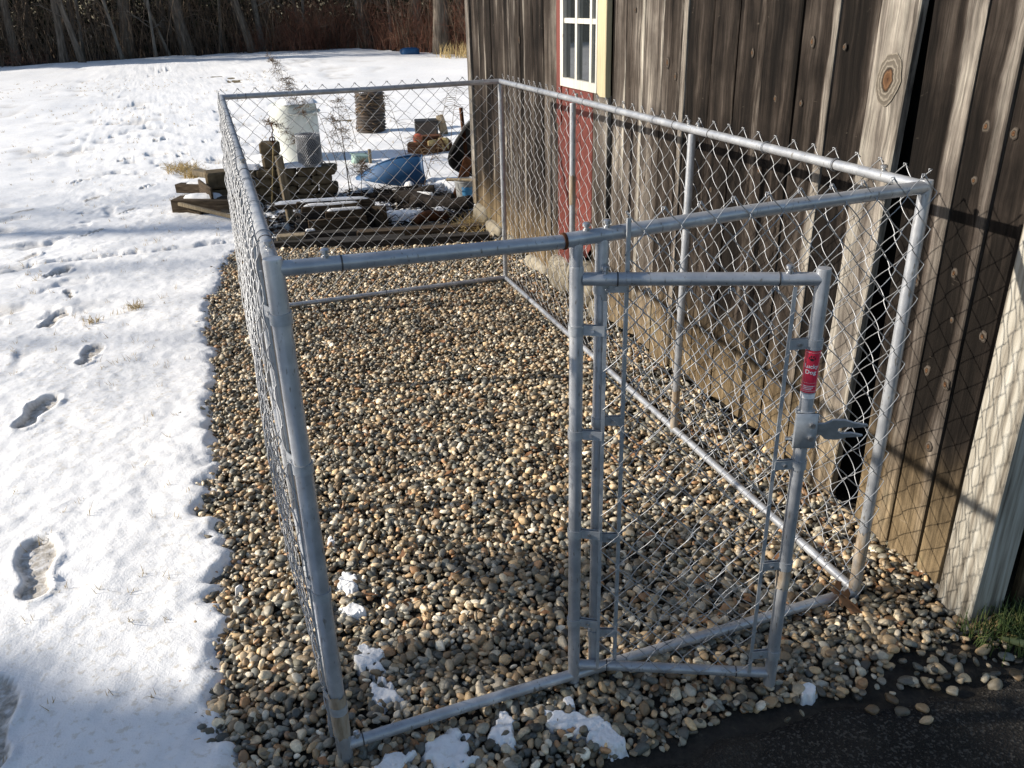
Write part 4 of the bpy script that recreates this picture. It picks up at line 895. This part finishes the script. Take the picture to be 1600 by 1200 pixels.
# blue half barrel tipped on its side
bl = empty('blue_barrel_half'); bl.location = (1.80, 6.80, .0); bl.rotation_euler = (0, 0, -.50); tx(bl, 'split blue plastic barrel half tipped on its side in the snow', 'barrel')
V = []; F = []; nu, nv = 26, 12
for lay, off_ in ((0, 0.), (1, .008)):
    for i in range(nu):
        f = i/(nu-1); x = -.37+.70*f; hgt = .03+.235*math.sin(min(1., f*1.12)*math.pi/2)**.85
        for j in range(nv):
            a = j/(nv-1); yy = -.10*math.sin(f*math.pi*.9+.15)-.05*math.sin(a*math.pi*.75)+.10*a*a+off_
            V.append((x+.05*(1-a)*f, yy, -.03+(hgt+.03)*a))
def gridF(b0, nu, nv, flip): return [((b0+i*nv+j, b0+(i+1)*nv+j, b0+(i+1)*nv+j+1, b0+i*nv+j+1) if not flip else (b0+i*nv+j+1, b0+(i+1)*nv+j+1, b0+(i+1)*nv+j, b0+i*nv+j)) for i in range(nu-1) for j in range(nv-1)]
F = gridF(0, nu, nv, False)+gridF(nu*nv, nu, nv, True)
for i in range(nu-1): F += [(i*nv+nv-1, (i+1)*nv+nv-1, nu*nv+(i+1)*nv+nv-1, nu*nv+i*nv+nv-1)]
for j in range(nv-1): F += [((nu-1)*nv+j, (nu-1)*nv+j+1, nu*nv+(nu-1)*nv+j+1, nu*nv+(nu-1)*nv+j), (j, j+1, nu*nv+j+1, nu*nv+j)]
link('shell', raw_mesh('shell', V, F), 'blue', bl)
mb = MB(); mb.tube([V[i*nv+nv-1] for i in range(nu)], .009, 8); mb.build('rim', 'blue', bl, True)
o_ = MB(); o_.tube([V[(nu-1)*nv+j] for j in range(nv)], .009, 8); o_.build('end_rim', 'blue', bl, True)
# wheelbarrow leaning up at the barn end
w = empty('wheelbarrow'); w.location = (2.46, 6.0, 0); w.rotation_euler = (0, 0, .25); tx(w, 'black plastic wheelbarrow stood on end against the far barn wall', 'wheelbarrow')
V = []; F = []; nr = 8; ns = 24; prof = [(1.0, 0), (1.04, .02), (1.0, .02), (.92, .10), (.80, .19), (.6, .22), (.3, .225), (.0, .225)]
for j, (s_, dep) in enumerate(prof):
    for k in range(ns):
        a = 2*math.pi*k/ns; ex = np.sign(math.cos(a))*abs(math.cos(a))**.6; ez = np.sign(math.sin(a))*abs(math.sin(a))**.6; V.append((.26*s_*ex*(1-.2*ez), dep*.9, .29*s_*ez))
F = [(j*ns+k, j*ns+(k+1) % ns, (j+1)*ns+(k+1) % ns, (j+1)*ns+k) for j in range(nr-1) for k in range(ns)]
Vt = np.array(V)@(rz(-.5)@rx(.35)@ry(.35)).T+np.array([.0, -.12, .40]); tub = link('tub', raw_mesh('tub', Vt, F), 'black', w); tub.modifiers.new('thickness', 'SOLIDIFY').thickness = .006
mb = MB(); mb.tube([Vt[ns+k % ns] for k in range(ns+1)], .012, 8); mb.build('rim', 'black', w, True)
mb = MB(); mb.tube([(-.2, -.12, .0), (-.14, -.02, .3), (-.1, .1, .75)], .018, 8); mb.tube([(.2, -.12, .0), (.16, -.02, .3), (.12, .1, .75)], .018, 8); mb.build('handle', 'rust', w, True)
mb = MB(); mb.lathe([(.03, -.03), (.11, -.035), (.13, 0), (.11, .035), (.03, .03)], (0, -.18, .11), 20, ry(1.57)); mb.build('wheel', 'black', w, True)
o = MB().box((0, 0, .2), (.09, .02, .40), None, .004).build('rusty_bracket', 'rust'); o.location = (2.13, 5.70, 0); o.rotation_euler = (-.2, .34, -.4); tx(o, 'narrow rusty steel bracket leaning by the wheelbarrow', 'scrap')
bk = empty('bucket'); bk.location = (2.19, 5.55, 0.03); tx(bk, 'old grey bucket with a faded blue label at the barn end', 'bucket')
MB().lathe([(.085, .0), (.088, .01), (.108, .17), (.112, .172), (.112, .182), (.103, .182), (.082, .02), (.01, .02)], (0, 0, 0), 28).build('pail', 'zinc', bk, True)
fa = math.atan2(CAM[1]-5.55, CAM[0]-2.19); V = []
for zz in (.05, .135):
    rr = .0895+.118*(zz-.01)+.0015
    for k in range(9): a = fa+(-.45+.9*k/8); V.append((rr*math.cos(a), rr*math.sin(a), zz))
link('paper_label', raw_mesh('paper_label', V, [(k, k+1, 10+k, 9+k) for k in range(8)]), 'label', bk)
mb = MB(); mb.tube([(.11*math.cos(a), .11*math.sin(a)*.3-.09, .175-.11*abs(math.sin(a))) for a in np.linspace(0, math.pi, 13)], .003, 6); mb.build('bail', 'zinc', bk, True)
o = MB().tube([(2.03, 5.62, .215), (2.2, 5.45, .222), (2.45, 5.2, .225)], .014, 10).build('grey_pole', 'stake', None, True); tx(o, 'thin grey pole lying across the old bucket', 'pole')
# logs
def log(a, b_, r, label, group=None, mat='bark', seed=0):
    a, b_ = np.array(a, float), np.array(b_, float); P = [a+(b_-a)*f+np.array([0, 0, .02*math.sin(f*5+seed)]) for f in np.linspace(0, 1, 9)]
    mb = MB(); mb.tube(P, [r*(1+.12*math.sin(f*7+seed)-.15*f/8) for f in range(9)], 12); o = mb.build('log', mat, None, True)
    ax = (b_-a)/np.linalg.norm(b_-a); mb = MB(); mb.tube([a-ax*.003, a+ax*.004], r*.86, 12); mb.build('sawn_end', 'stake', o); tx(o, label, 'log', group); return o
log((1.62, 5.75, .06), (2.02, 5.42, .09), .055, 'dark snowy log lying below the blue barrel half', seed=1)
log((1.72, 5.62, .05), (2.10, 5.20, .08), .06, 'thick dark log lying towards the barn corner', seed=2)
log((1.50, 5.95, .05), (1.95, 5.75, .10), .04, 'thin dark log closest to the blue barrel half', seed=3)
log((1.55, 5.55, .03), (1.83, 5.50, .04), .035, 'short charred log lying in the snow between the planks and barn', seed=4)
log((1.86, 5.12, .03), (1.55, 5.02, .03), .045, 'reddish stub of log near the gravel edge', mat='rust', seed=5)
snow_patch(2.05, 6.05, .17, .10, -.3, 301, .10, 0, 'rounded snow mound between the logs and wheelbarrow', .5)
snow_patch(1.50, 5.20, .26, .12, -.25, 311, .07, 0, 'wide snow slab beside the plank pile', .6); snow_patch(1.36, 5.70, .18, .12, 0, 321, .05, 0, 'thin snow behind the plank pile', .8); snow_patch(1.86, 5.28, .10, .08, 0, 331, .05, 0, 'small snow heap by the reddish log stub', .8)
snow_patch(1.82, 5.62, .16, .025, -.75, 341, .125, 0, 'strip of snow lying along the dark logs', .4)
# plank pile
def plank(a, b_, w, th, label, mat='old_plank', group=None, roll=0., bev=.004):
    a, b_ = np.array(a, float), np.array(b_, float); d = b_-a; L = np.linalg.norm(d); yaw = math.atan2(d[1], d[0]); pit = -math.asin(d[2]/L)
    mb = MB(); mb.box((0, 0, 0), (L, w, th), None, bev); o = mb.build('plank', mat); o.location = ((a+b_)/2).tolist(); o.rotation_euler = (roll, pit, yaw); tx(o, label, 'plank', group); return o
plank((.50, 5.36, .19), (1.22, 5.22, .20), .12, .035, 'long snowy plank at the back of the plank pile')
plank((.66, 5.22, .05), (1.24, 5.08, .05), .16, .10, 'thick dark plank at the bottom of the plank pile', 'grey_plank')
plank((.70, 5.20, .145), (1.22, 5.10, .145), .20, .06, 'dark middle plank of the plank pile', 'grey_plank')
plank((.68, 5.24, .205), (1.27, 5.10, .20), .05, .05, 'reddish topped plank resting on the pile')
plank((.70, 5.13, .185), (1.15, 5.04, .20), .045, .05, 'second plank of the pile with a full snow strip')
plank((.86, 5.02, .155), (1.15, 4.98, .165), .05, .05, 'short front plank of the pile with a snow strip')
plank((.72, 4.99, .07), (1.16, 4.93, .075), .03, .13, 'brown board set on edge facing the kennel')
plank((1.10, 5.35, .05), (1.32, 4.98, .09), .05, .19, 'dark end board closing the plank pile')
snowcap((.86, 5.29, .21), (.66, .08), -.19, 21, 'snow strip on the rear plank of the pile', .02); snowcap((.97, 5.17, .232), (.52, .045), -.23, 22, 'pinkish snow strip on the reddish plank', .014)
snowcap((.93, 5.085, .218), (.42, .04), -.2, 23, 'snow strip on the second plank of the pile', .016); snowcap((1.01, 5.0, .187), (.27, .045), -.14, 24, 'short snow strip on the front plank', .016)
snowcap((.72, 4.93, .07), (.07, .03), 0, 25, 'crumb of snow on a low board end', .016)
for i, (a_, c_, mt_, lb_) in enumerate((((.42, 4.78, .03), (1.35, 4.52, .03), 'grey_plank', 'dark timber bordering the pebbles behind the kennel'), ((.88, 4.55, .035), (1.93, 4.28, .035), 'grey_plank', 'grey border timber running to the barn wall'),
                                   ((.48, 4.98, .03), (1.7, 4.68, .03), 'grey_plank', 'black border timber just behind the front timber'), ((1.05, 4.80, .03), (2.0, 4.55, .035), 'old_plank', 'brown border timber behind the grey one'), ((.46, 4.82, .06), (.66, 4.78, .06), 'stake', 'orange brown offcut on the border timber'))):
    plank(a_, c_, .09, .06, lb_, mt_)
# stake, stick and hook
def stick(name, pts, r, mat, label, cat, sides=8):
    mb = MB(); mb.tube(pts, r, sides); o = mb.build(name, mat, None, True); tx(o, label, cat); return o
o = MB().box((0, 0, .27), (.055, .045, .58), None, .004).build('wooden_stake', 'stake'); o.location = (.665, 5.62, -.02); o.rotation_euler = (.03, -.07, .3); tx(o, 'upright grey wooden stake in front of the block stack', 'stake')
stick('bamboo_cane', [(.585, 6.22, .02), (.62, 6.2, .25), (.665, 6.2, .53)], .006, 'straw', 'thin tan cane leaning on the block stack', 'cane', 6)
hk = [(.665, 6.2, .52), (.665, 6.2, .56)]+[(.665+.022*math.sin(a), 6.2, .585-.022*math.cos(a)) for a in np.linspace(.2, 2*np.pi, 14)]+[(.668, 6.2, .63), (.682, 6.2, .66), (.672, 6.2, .69), (.683, 6.2, .72)]
stick('iron_hook', hk, .0055, 'rust', 'small rusty iron hook and ring above the tan cane', 'hook', 7)
# planks at the far left corner
plank((-.16, 7.05, .10), (.22, 6.75, .11), .10, .08, 'plank end poking out of the snow beside the block pile'); plank((.02, 7.25, .20), (.26, 6.9, .17), .09, .05, 'upper splintered plank end by the block pile', 'stake')
plank((-.20, 6.42, .07), (.34, 6.15, .06), .20, .12, 'snow topped beam sticking out past the kennel corner'); plank((-.18, 6.30, .10), (.33, 5.72, .02), .03, .03, 'narrow pale strip of wood sloping to the ground', 'stake'); plank((-.22, 6.5, .03), (.4, 5.95, .03), .06, .04, 'dark low board half under the snow', 'grey_plank')
plank((.02, 6.60, .12), (.10, 6.22, .10), .02, .24, 'brown slab standing on edge against the block', 'old_plank')
snowcap((0.02, 6.36, .125), (.30, .14), -.45, 31, 'snow lying on the beam past the kennel corner', .03); snowcap((.03, 6.92, .145), (.24, .07), -.6, 32, 'thin snow on the plank end beside the blocks', .018)
log((-.21, 6.42, .05), (.0, 6.2, .04), .045, 'weathered log end at the tip of the plank heap', mat='old_plank', seed=6)
# dead weeds
def weed(base, tip, n_side, label, seed, droop=.25, side=.22, plume=True, r=.004):
    r_ = np.random.default_rng(seed); base, tip = np.array(base, float), np.array(tip, float); k = np.linspace(0, 1, 9)[:, None]
    mid = (base+tip)/2+np.array([0, 0, .12]); S = (1-k)**2*base+2*k*(1-k)*mid+k**2*tip
    root = empty('dried_weed'); root.location = base.tolist(); tx(root, label, 'weed', None)
    mb = MB(); mb.tube(S-base, [r*(1-.8*f/8) for f in range(9)], 5); mb.build('stem', 'weed', root, True)
    P = []; Rr = []
    for i in range(n_side):
        f = .42+.58*r_.random(); j = f*8; i0 = min(int(j), 7); p = S[i0]+(S[i0+1]-S[i0])*(j-i0)-base; a = r_.random()*6.28; L = side*(1.15-f)*(.6+.8*r_.random())+.04
        d = np.array([math.cos(a), math.sin(a), .35]); q = np.linspace(0, 1, 6)[:, None]; br_ = p+d*L*q+np.array([0, 0, -droop*L])*q**2*2; P.append(br_); Rr.append(np.linspace(.0022, .0008, 6))
        if plume:
            for _ in range(11):
                h = r_.random(); pp = br_[min(4, int(h*5))]; dd_ = r_.normal(size=3)*.026; P.append(np.linspace(0, 1, 6)[:, None]*dd_+pp); Rr.append(np.full(6, .0014))
    Vv, Fs = tubes(np.array(P), np.array(Rr), 3); link('seed_plume', raw_mesh('seed_plume', Vv, Fs), 'weed', root)['kind'] = 'stuff'; return root
weed((1.44, 7.95, .0), (.93, 8.05, 1.16), 54, 'tall feathery dried weed bending over the white barrel', 1); weed((1.48, 7.8, 0), (1.22, 7.7, .90), 12, 'thin upright dried weed behind the wire roll', 2, plume=False)
weed((1.40, 7.5, 0), (.74, 7.3, .62), 34, 'dried weed arching low across the white barrel', 3, side=.16); weed((1.30, 6.29, 0), (1.27, 6.3, .88), 18, 'straight dark dried weed stem beside the block stack', 4, side=.10, r=.006); weed((1.34, 6.30, 0), (1.24, 6.5, .70), 14, 'slender dried weed leaning beside the dark stem', 5, side=.12)
weed((2.3, 8.0, 0), (2.15, 8.2, .72), 26, 'wiry dried weed standing by the rusty engine', 6, plume=False, side=.3); weed((2.62, 7.9, 0), (2.9, 8.2, .75), 26, 'bushy dried weed spreading over the rusty engine', 7, plume=False, side=.32); weed((2.0, 9.3, 0), (1.9, 9.4, .55), 22, 'low dried weed in front of the ribbed pipe', 8, plume=False, side=.3)
weed((2.05, 6.45, 0), (2.25, 6.5, .40), 40, 'tangled dried weed behind the snow mound', 9, plume=False, side=.34); weed((2.2, 6.7, 0), (2.1, 6.9, .42), 40, 'brown tangle of dried weed beside the blue barrel half', 10, plume=False, side=.34); weed((1.36, 6.1, 0), (1.40, 6.05, .36), 30, 'short dried weed clump against the block stack end', 11, side=.16)
weed((3.0, 8.6, 0), (3.2, 8.8, .7), 26, 'dried weed rising behind the black box', 12, plume=False, side=.3)
blades('grass_tuft', 1.93, 4.62, .08, .10, 260, .12, 'straw', 'straw grass tuft at the far barn corner stone', 'grass', seed=31, r=.002, lean=1.2)
P = []; Rr = []; r_ = np.random.default_rng(61)
for k in range(260):
    p = np.array([r_.uniform(1.2, 2.1), r_.uniform(5.0, 6.4), r_.uniform(.0, .07)]); a = r_.random()*6.28; L = r_.uniform(.08, .35); d = np.array([math.cos(a), math.sin(a), r_.normal(.1, .25)])*L
    P.append(p+d*np.linspace(-.5, .5, 5)[:, None]+r_.normal(0, .012, (5, 3))); Rr.append(np.linspace(.0055, .002, 5)*r_.uniform(.5, 1.2))
Vv, Fs = tubes(np.array(P), np.array(Rr), 4); o = link('fallen_twigs', raw_mesh('fallen_twigs', Vv, Fs), 'bark'); tag(o, 'dark fallen twigs strewn among the logs and snow', 'twigs', kind='stuff')
# leaf litter around the junk
nl = 2200; r_ = np.random.default_rng(6); x = r_.uniform(.35, 2.15, nl); y = r_.uniform(4.7, 6.5, nl); a = r_.random(nl)*6.28; s_ = .012+.022*r_.random(nl); z = np.maximum(.0, snow_height(x, y))+.006+.01*r_.random(nl)
V = np.stack([np.stack([x+s_*np.cos(a+k*1.57)*(1.4 if k % 2 else .8), y+s_*np.sin(a+k*1.57)*(1.4 if k % 2 else .8), z+s_*r_.normal(0, .35, nl)], -1) for k in range(4)], 1).reshape(-1, 3)
o = link('leaf_litter', raw_mesh('leaf_litter', V, np.arange(nl*4).reshape(-1, 4), False), 'bark'); tag(o, 'dark leaf litter scattered round the junk pile', 'leaves', kind='stuff')
# blue tarp at the wood edge
rock('blue_tarp', (7.85, 28.3, .08), (.62, .5, .28), 'blue', None, 91); tag(bpy.data.objects['blue_tarp'], 'crumpled blue tarp lying at the edge of the woods', 'tarp')

# ------------------------------------------------------------------ woods
def woods_edge(x): return np.interp(x, [-90, -45, -30, -5, 2.6, 7, 8.4, 10, 14, 40, 100], [5, 14, 27, 32.0, 34.2, 33.2, 28.5, 25.5, 23.5, 21, 18])
def tree_mesh(seed, h, r, nl, pale=False):
    r_ = np.random.default_rng(seed); k = np.linspace(0, 1, 12); ph = r_.random(4)*6
    T = np.stack([.018*h*np.sin(k*3+ph[0])*k, .018*h*np.sin(k*2.6+ph[1])*k, k*h-.15], -1); Rr = r*(.5*np.exp(-k*30)+1-.72*k)
    Vv, Fs = tubes(T, Rr, 10); tr = raw_mesh('trunk', Vv, Fs); tr.materials.append(M['pale_trunk' if pale else 'trunk'])
    P = []; Q = []
    for i in range(nl):
        f = .12+.86*r_.random()**.8; j = f*11; i0 = min(int(j), 10); p = T[i0]+(T[i0+1]-T[i0])*(j-i0); a = r_.random()*6.28; L = h*(.10+.22*r_.random())*(1.15-f*.7)*(1 if f > .3 else .5)
        up = .25+.7*r_.random(); d = np.array([math.cos(a), math.sin(a), up]); q = np.linspace(0, 1, 6)[:, None]
        b_ = p+d*L*q+r_.normal(size=3)*.06*L*q**2; P.append(b_); Q.append(np.linspace(r*.26*(1.1-f*.6), .006, 6))
        for _ in range(5):
            g_ = .3+.65*r_.random(); pp = b_[int(g_*5)]; d2 = d*.6+r_.normal(size=3)*.55; L2 = L*(.25+.3*r_.random()); P.append(pp+d2*L2*q+r_.normal(size=3)*.08*L2*q**2); Q.append(np.linspace(r*.10, .004, 6))
    Vv, Fs = tubes(np.array(P), np.array(Q), 4, False); cr = raw_mesh('crown', Vv, Fs); cr.materials.append(M['pale_trunk' if pale else 'trunk'])
    return tr, cr
TM = [tree_mesh(200, 13, .17, 26), tree_mesh(201, 14, .20, 28), tree_mesh(202, 11, .08, 18, True), tree_mesh(203, 12, .13, 24), tree_mesh(204, 9, .06, 16, True), tree_mesh(205, 12, .16, 26, True)]
def tree(x, y, k, s, lx, ly, label, group=None):
    e_ = empty('bare_tree'); e_.location = (x, y, -.05); e_.rotation_euler = (-ly, lx, R0.random()*0); e_.scale = (s, s, s); tag(e_, label, 'tree', group)
    for nme, me in zip(('trunk', 'crown'), TM[k]):
        o = bpy.data.objects.new(nme, me); col.objects.link(o); o.parent = e_; o.rotation_euler = (0, 0, R0.random()*6.28)
    return e_
TREES = [(-3.1, 32.3, 3, .9, .04, 0, 'dark leaning trunk of the stump footed pair at the wood edge'), (-2.5, 31.8, 3, .75, -.16, 0, 'thinner slanting trunk of the stump footed pair'), (.95, 34.4, 1, 1.0, -.10, 0, 'stout grey brown tree leaning slightly over the snow edge'),
         (3.30, 34.3, 0, .85, -.22, .0, 'warm sunlit tree slanting out of the brush'), (3.75, 34.9, 5, .75, -.05, 0, 'slim grey tree just behind the slanting sunlit one'), (7.75, 33.9, 5, 1.0, -.20, 0, 'pale grey tree leaning out above the reddish brush'),
         (8.80, 27.6, 1, 1.25, .0, 0, 'broad straight grey trunk standing near the blue tarp'), (-5.6, 36.5, 4, 1.1, .10, 0, 'spindly pale birch sapling at the field corner'), (-1.3, 33.2, 4, 1.0, -.14, 0, 'thin crooked pale sapling behind the snow edge'), (-.2, 33.6, 4, .9, .02, 0, 'straight slender pale sapling standing before dark brush'),
         (.3, 34.5, 4, 1.0, -.25, 0, 'slanting thin sapling crossing dark brush'), (8.3, 36.5, 5, 1.2, -.08, 0, 'wide pale trunk deeper in the reddish brush'), (9.4, 35., 2, 1., 0, 0, 'pale slim tree deeper behind the reddish brush'), (5.3, 34.8, 2, .8, .08, 0, 'light twiggy sapling at the middle of the wood edge'), (-4.6, 33.0, 0, .8, 0, 0, 'dark thick trunk at the field corner'), (2.2, 35.5, 2, .8, .1, 0, 'slim sapling between two bigger trunks')]
for a_ in TREES: tree(*a_)
r_ = np.random.default_rng(77)
for i in range(64):
    x = r_.uniform(-9, 15); y = float(woods_edge(x))+1.5+r_.random()**1.3*15; tree(x, y, int(r_.integers(0, 6)), r_.uniform(.8, 1.15), r_.normal(0, .07), r_.normal(0, .05), 'bare tree standing deeper inside the woods', 'trees inside the woods')
# trees west of the garden (their shadows fall across the snow)
for x, y, k, s, lb_ in ((-20., 11.0, 2, 1.35, 'tall bare tree alone on the lawn west of the kennel'), (-22., 12.9, 1, 1.3, 'stout bare tree beyond the lone lawn tree'), (-20., 9.15, 4, 1.5, 'slim bare tree nearest the driveway on the west lawn'), (-25., 14.3, 4, 1.5, 'pale bare tree at the far side of the west lawn')): tree(x, y, k, s, .02, .02, lb_)
def brush(name, n, xr, depth, hr, mat, label, seed, r0=.011, dy=0., tw=3):
    r_ = np.random.default_rng(seed); x = r_.uniform(*xr, n); y = woods_edge(x)+dy+r_.random(n)**1.4*depth; h = r_.uniform(*hr, n); le = r_.normal(0, .32, (n, 2)); k = np.linspace(0, 1, 5)
    P = np.stack([x[:, None]+le[:, :1]*h[:, None]*k**1.5+r_.normal(0, .03, (n, 5))*h[:, None]*k, y[:, None]+le[:, 1:]*h[:, None]*k**1.5, h[:, None]*k-.05], -1); Rr = r0*(h/2)[:, None]*(1-.8*k)[None]
    allP, allR = [P], [Rr]
    for _ in range(tw):
        i0 = r_.integers(1, 4, n); p = P[np.arange(n), i0]; d = r_.normal(size=(n, 3)); d[:, 2] = np.abs(d[:, 2])*.8; d /= np.linalg.norm(d, axis=1, keepdims=True); L = h*(.18+.28*r_.random(n))
        allP.append(p[:, None]+d[:, None]*(L[:, None]*k[None])[..., None]+r_.normal(0, .04, (n, 5, 3))*(L[:, None]*k[None])[..., None]); allR.append(np.broadcast_to(r0*.55*(1-.8*k), (n, 5))*np.ones((n, 1)))
    Vv, Fs = tubes(np.concatenate(allP), np.concatenate(allR), 3, False); o = link(name, raw_mesh(name, Vv, Fs), mat); tag(o, label, 'brush', kind='stuff'); return o
brush('undergrowth', 2000, (-12, 16), 7, (.7, 3.4), 'brush', 'tangled bare brown undergrowth along the wood edge', 1)
brush('undergrowth', 1100, (-30, 40), 16, (2., 7.), 'brush', 'taller thicket deeper in the woods', 2, .012, 2.)
brush('undergrowth', 1700, (4.6, 14), 4.5, (.6, 2.1), 'redbrush', 'reddish bramble thicket by the broad grey trunk', 3, .010, -.3, 4)
brush('undergrowth', 300, (2.6, 6), 2, (.4, 1.2), 'redbrush', 'low reddish brush in the middle of the wood edge', 4, .008, -.1, 5)
brush('undergrowth', 160, (-9, -3.6), 1.5, (.3, .7), 'redbrush', 'low russet brush at the corner of the field', 5, .008, -.8, 5)
fx = np.concatenate([np.linspace(-100, 100, 120), np.linspace(-100, 100, 120)]); fy = np.concatenate([woods_edge(fx[:120])+.3, woods_edge(fx[120:])+70])
fl = link('forest_floor', raw_mesh('forest_floor', np.stack([fx, fy, np.full(240, -.012)], -1), np.stack([np.arange(119), np.arange(1, 120), np.arange(121, 240), np.arange(120, 239)], -1), False), 'bark'); tag(fl, kind='structure')
r_ = np.random.default_rng(5); V = []; nc = 1700
cx = np.concatenate([r_.uniform(-14, 22, 1150), r_.uniform(-70, 60, 550)]); cy = woods_edge(cx)+6.5+r_.random(nc)**1.2*22; cz = r_.random(nc)**1.1*9; per = 60
a = r_.normal(size=(nc, per, 3))*np.array([1.1, 1.1, .55]); c_ = np.stack([cx, cy, cz], -1)[:, None]+a; c_[..., 2] = np.maximum(c_[..., 2], .02)
c_ = c_.reshape(-1, 3); d1 = r_.normal(size=c_.shape); d1 /= np.linalg.norm(d1, axis=1, keepdims=True); d2 = np.cross(d1, r_.normal(size=c_.shape)); d2 /= np.linalg.norm(d2, axis=1, keepdims=True); s_ = (.10+.16*r_.random(len(c_)))[:, None]
V = np.stack([c_-d1*s_, c_+d2*s_*.35, c_+d1*s_, c_-d2*s_*.35], 1).reshape(-1, 3)
o = link('evergreen_thicket', raw_mesh('evergreen_thicket', V, np.arange(len(V)).reshape(-1, 4), False), 'needle'); tag(o, 'dark evergreen boughs filling the depth of the woods', 'evergreens', kind='stuff')
blades('straw_fringe', 9.6, 25.2, .9, .4, 500, .45, 'straw', 'straw coloured grass fringe below the woods by the barn', 'grass', seed=41, r=.008, lean=.6)

# ------------------------------------------------------------------ conifers added out of view west of the driveway to shade the kennel front
def conifer(x, y, h, rad, seed, label):
    r_ = np.random.default_rng(seed); e_ = empty('conifer'); e_.location = (x, y, 0); tag(e_, label, 'tree', None)
    mb = MB(); mb.tube([(0, 0, -.1), (.03, 0, h*.5), (0, .02, h*.96)], [.16, .10, .02], 10); mb.build('trunk', 'trunk', e_, True)
    n = 11000; z = h*(.05+.95*r_.random(n)**.9); prof = rad*np.minimum(1, (1.02-z/h)*2.6)**.8*(1+.16*np.sin(z*5+r_.random(n))); a = r_.random(n)*6.283; rr = prof*np.sqrt(.12+.88*r_.random(n))*(1+.12*np.sin(a*7+z*3))
    c_ = np.stack([rr*np.cos(a), rr*np.sin(a), z-.25*rr], -1); out = np.stack([np.cos(a), np.sin(a), -.35+.5*r_.normal(size=n)], -1)+.5*r_.normal(size=(n, 3)); out /= np.linalg.norm(out, axis=1, keepdims=True)
    d2 = np.cross(out, r_.normal(size=(n, 3))); d2 /= np.linalg.norm(d2, axis=1, keepdims=True); s_ = (.16+.18*r_.random(n))[:, None]
    V = np.stack([c_-out*s_, c_+d2*s_*.45, c_+out*s_, c_-d2*s_*.45], 1).reshape(-1, 3)
    link('crown', raw_mesh('crown', V, np.arange(len(V)).reshape(-1, 4), False), 'needle', e_); return e_
conifer(-11.9, 1.38, 10.5, 2.6, 3, 'tall dense conifer added out of view west of the driveway for shade'); conifer(-10.6, -3.4, 9.5, 2.5, 4, 'second added shade conifer standing south of the tall one')
for x, y, h, lb_ in ((-14., 35.2, 9.5, 'conifer standing behind the field corner one'), (-19., 36., 10., 'conifer furthest along the north field edge')): conifer(x, y, h, 2.2, int(-x), lb_)
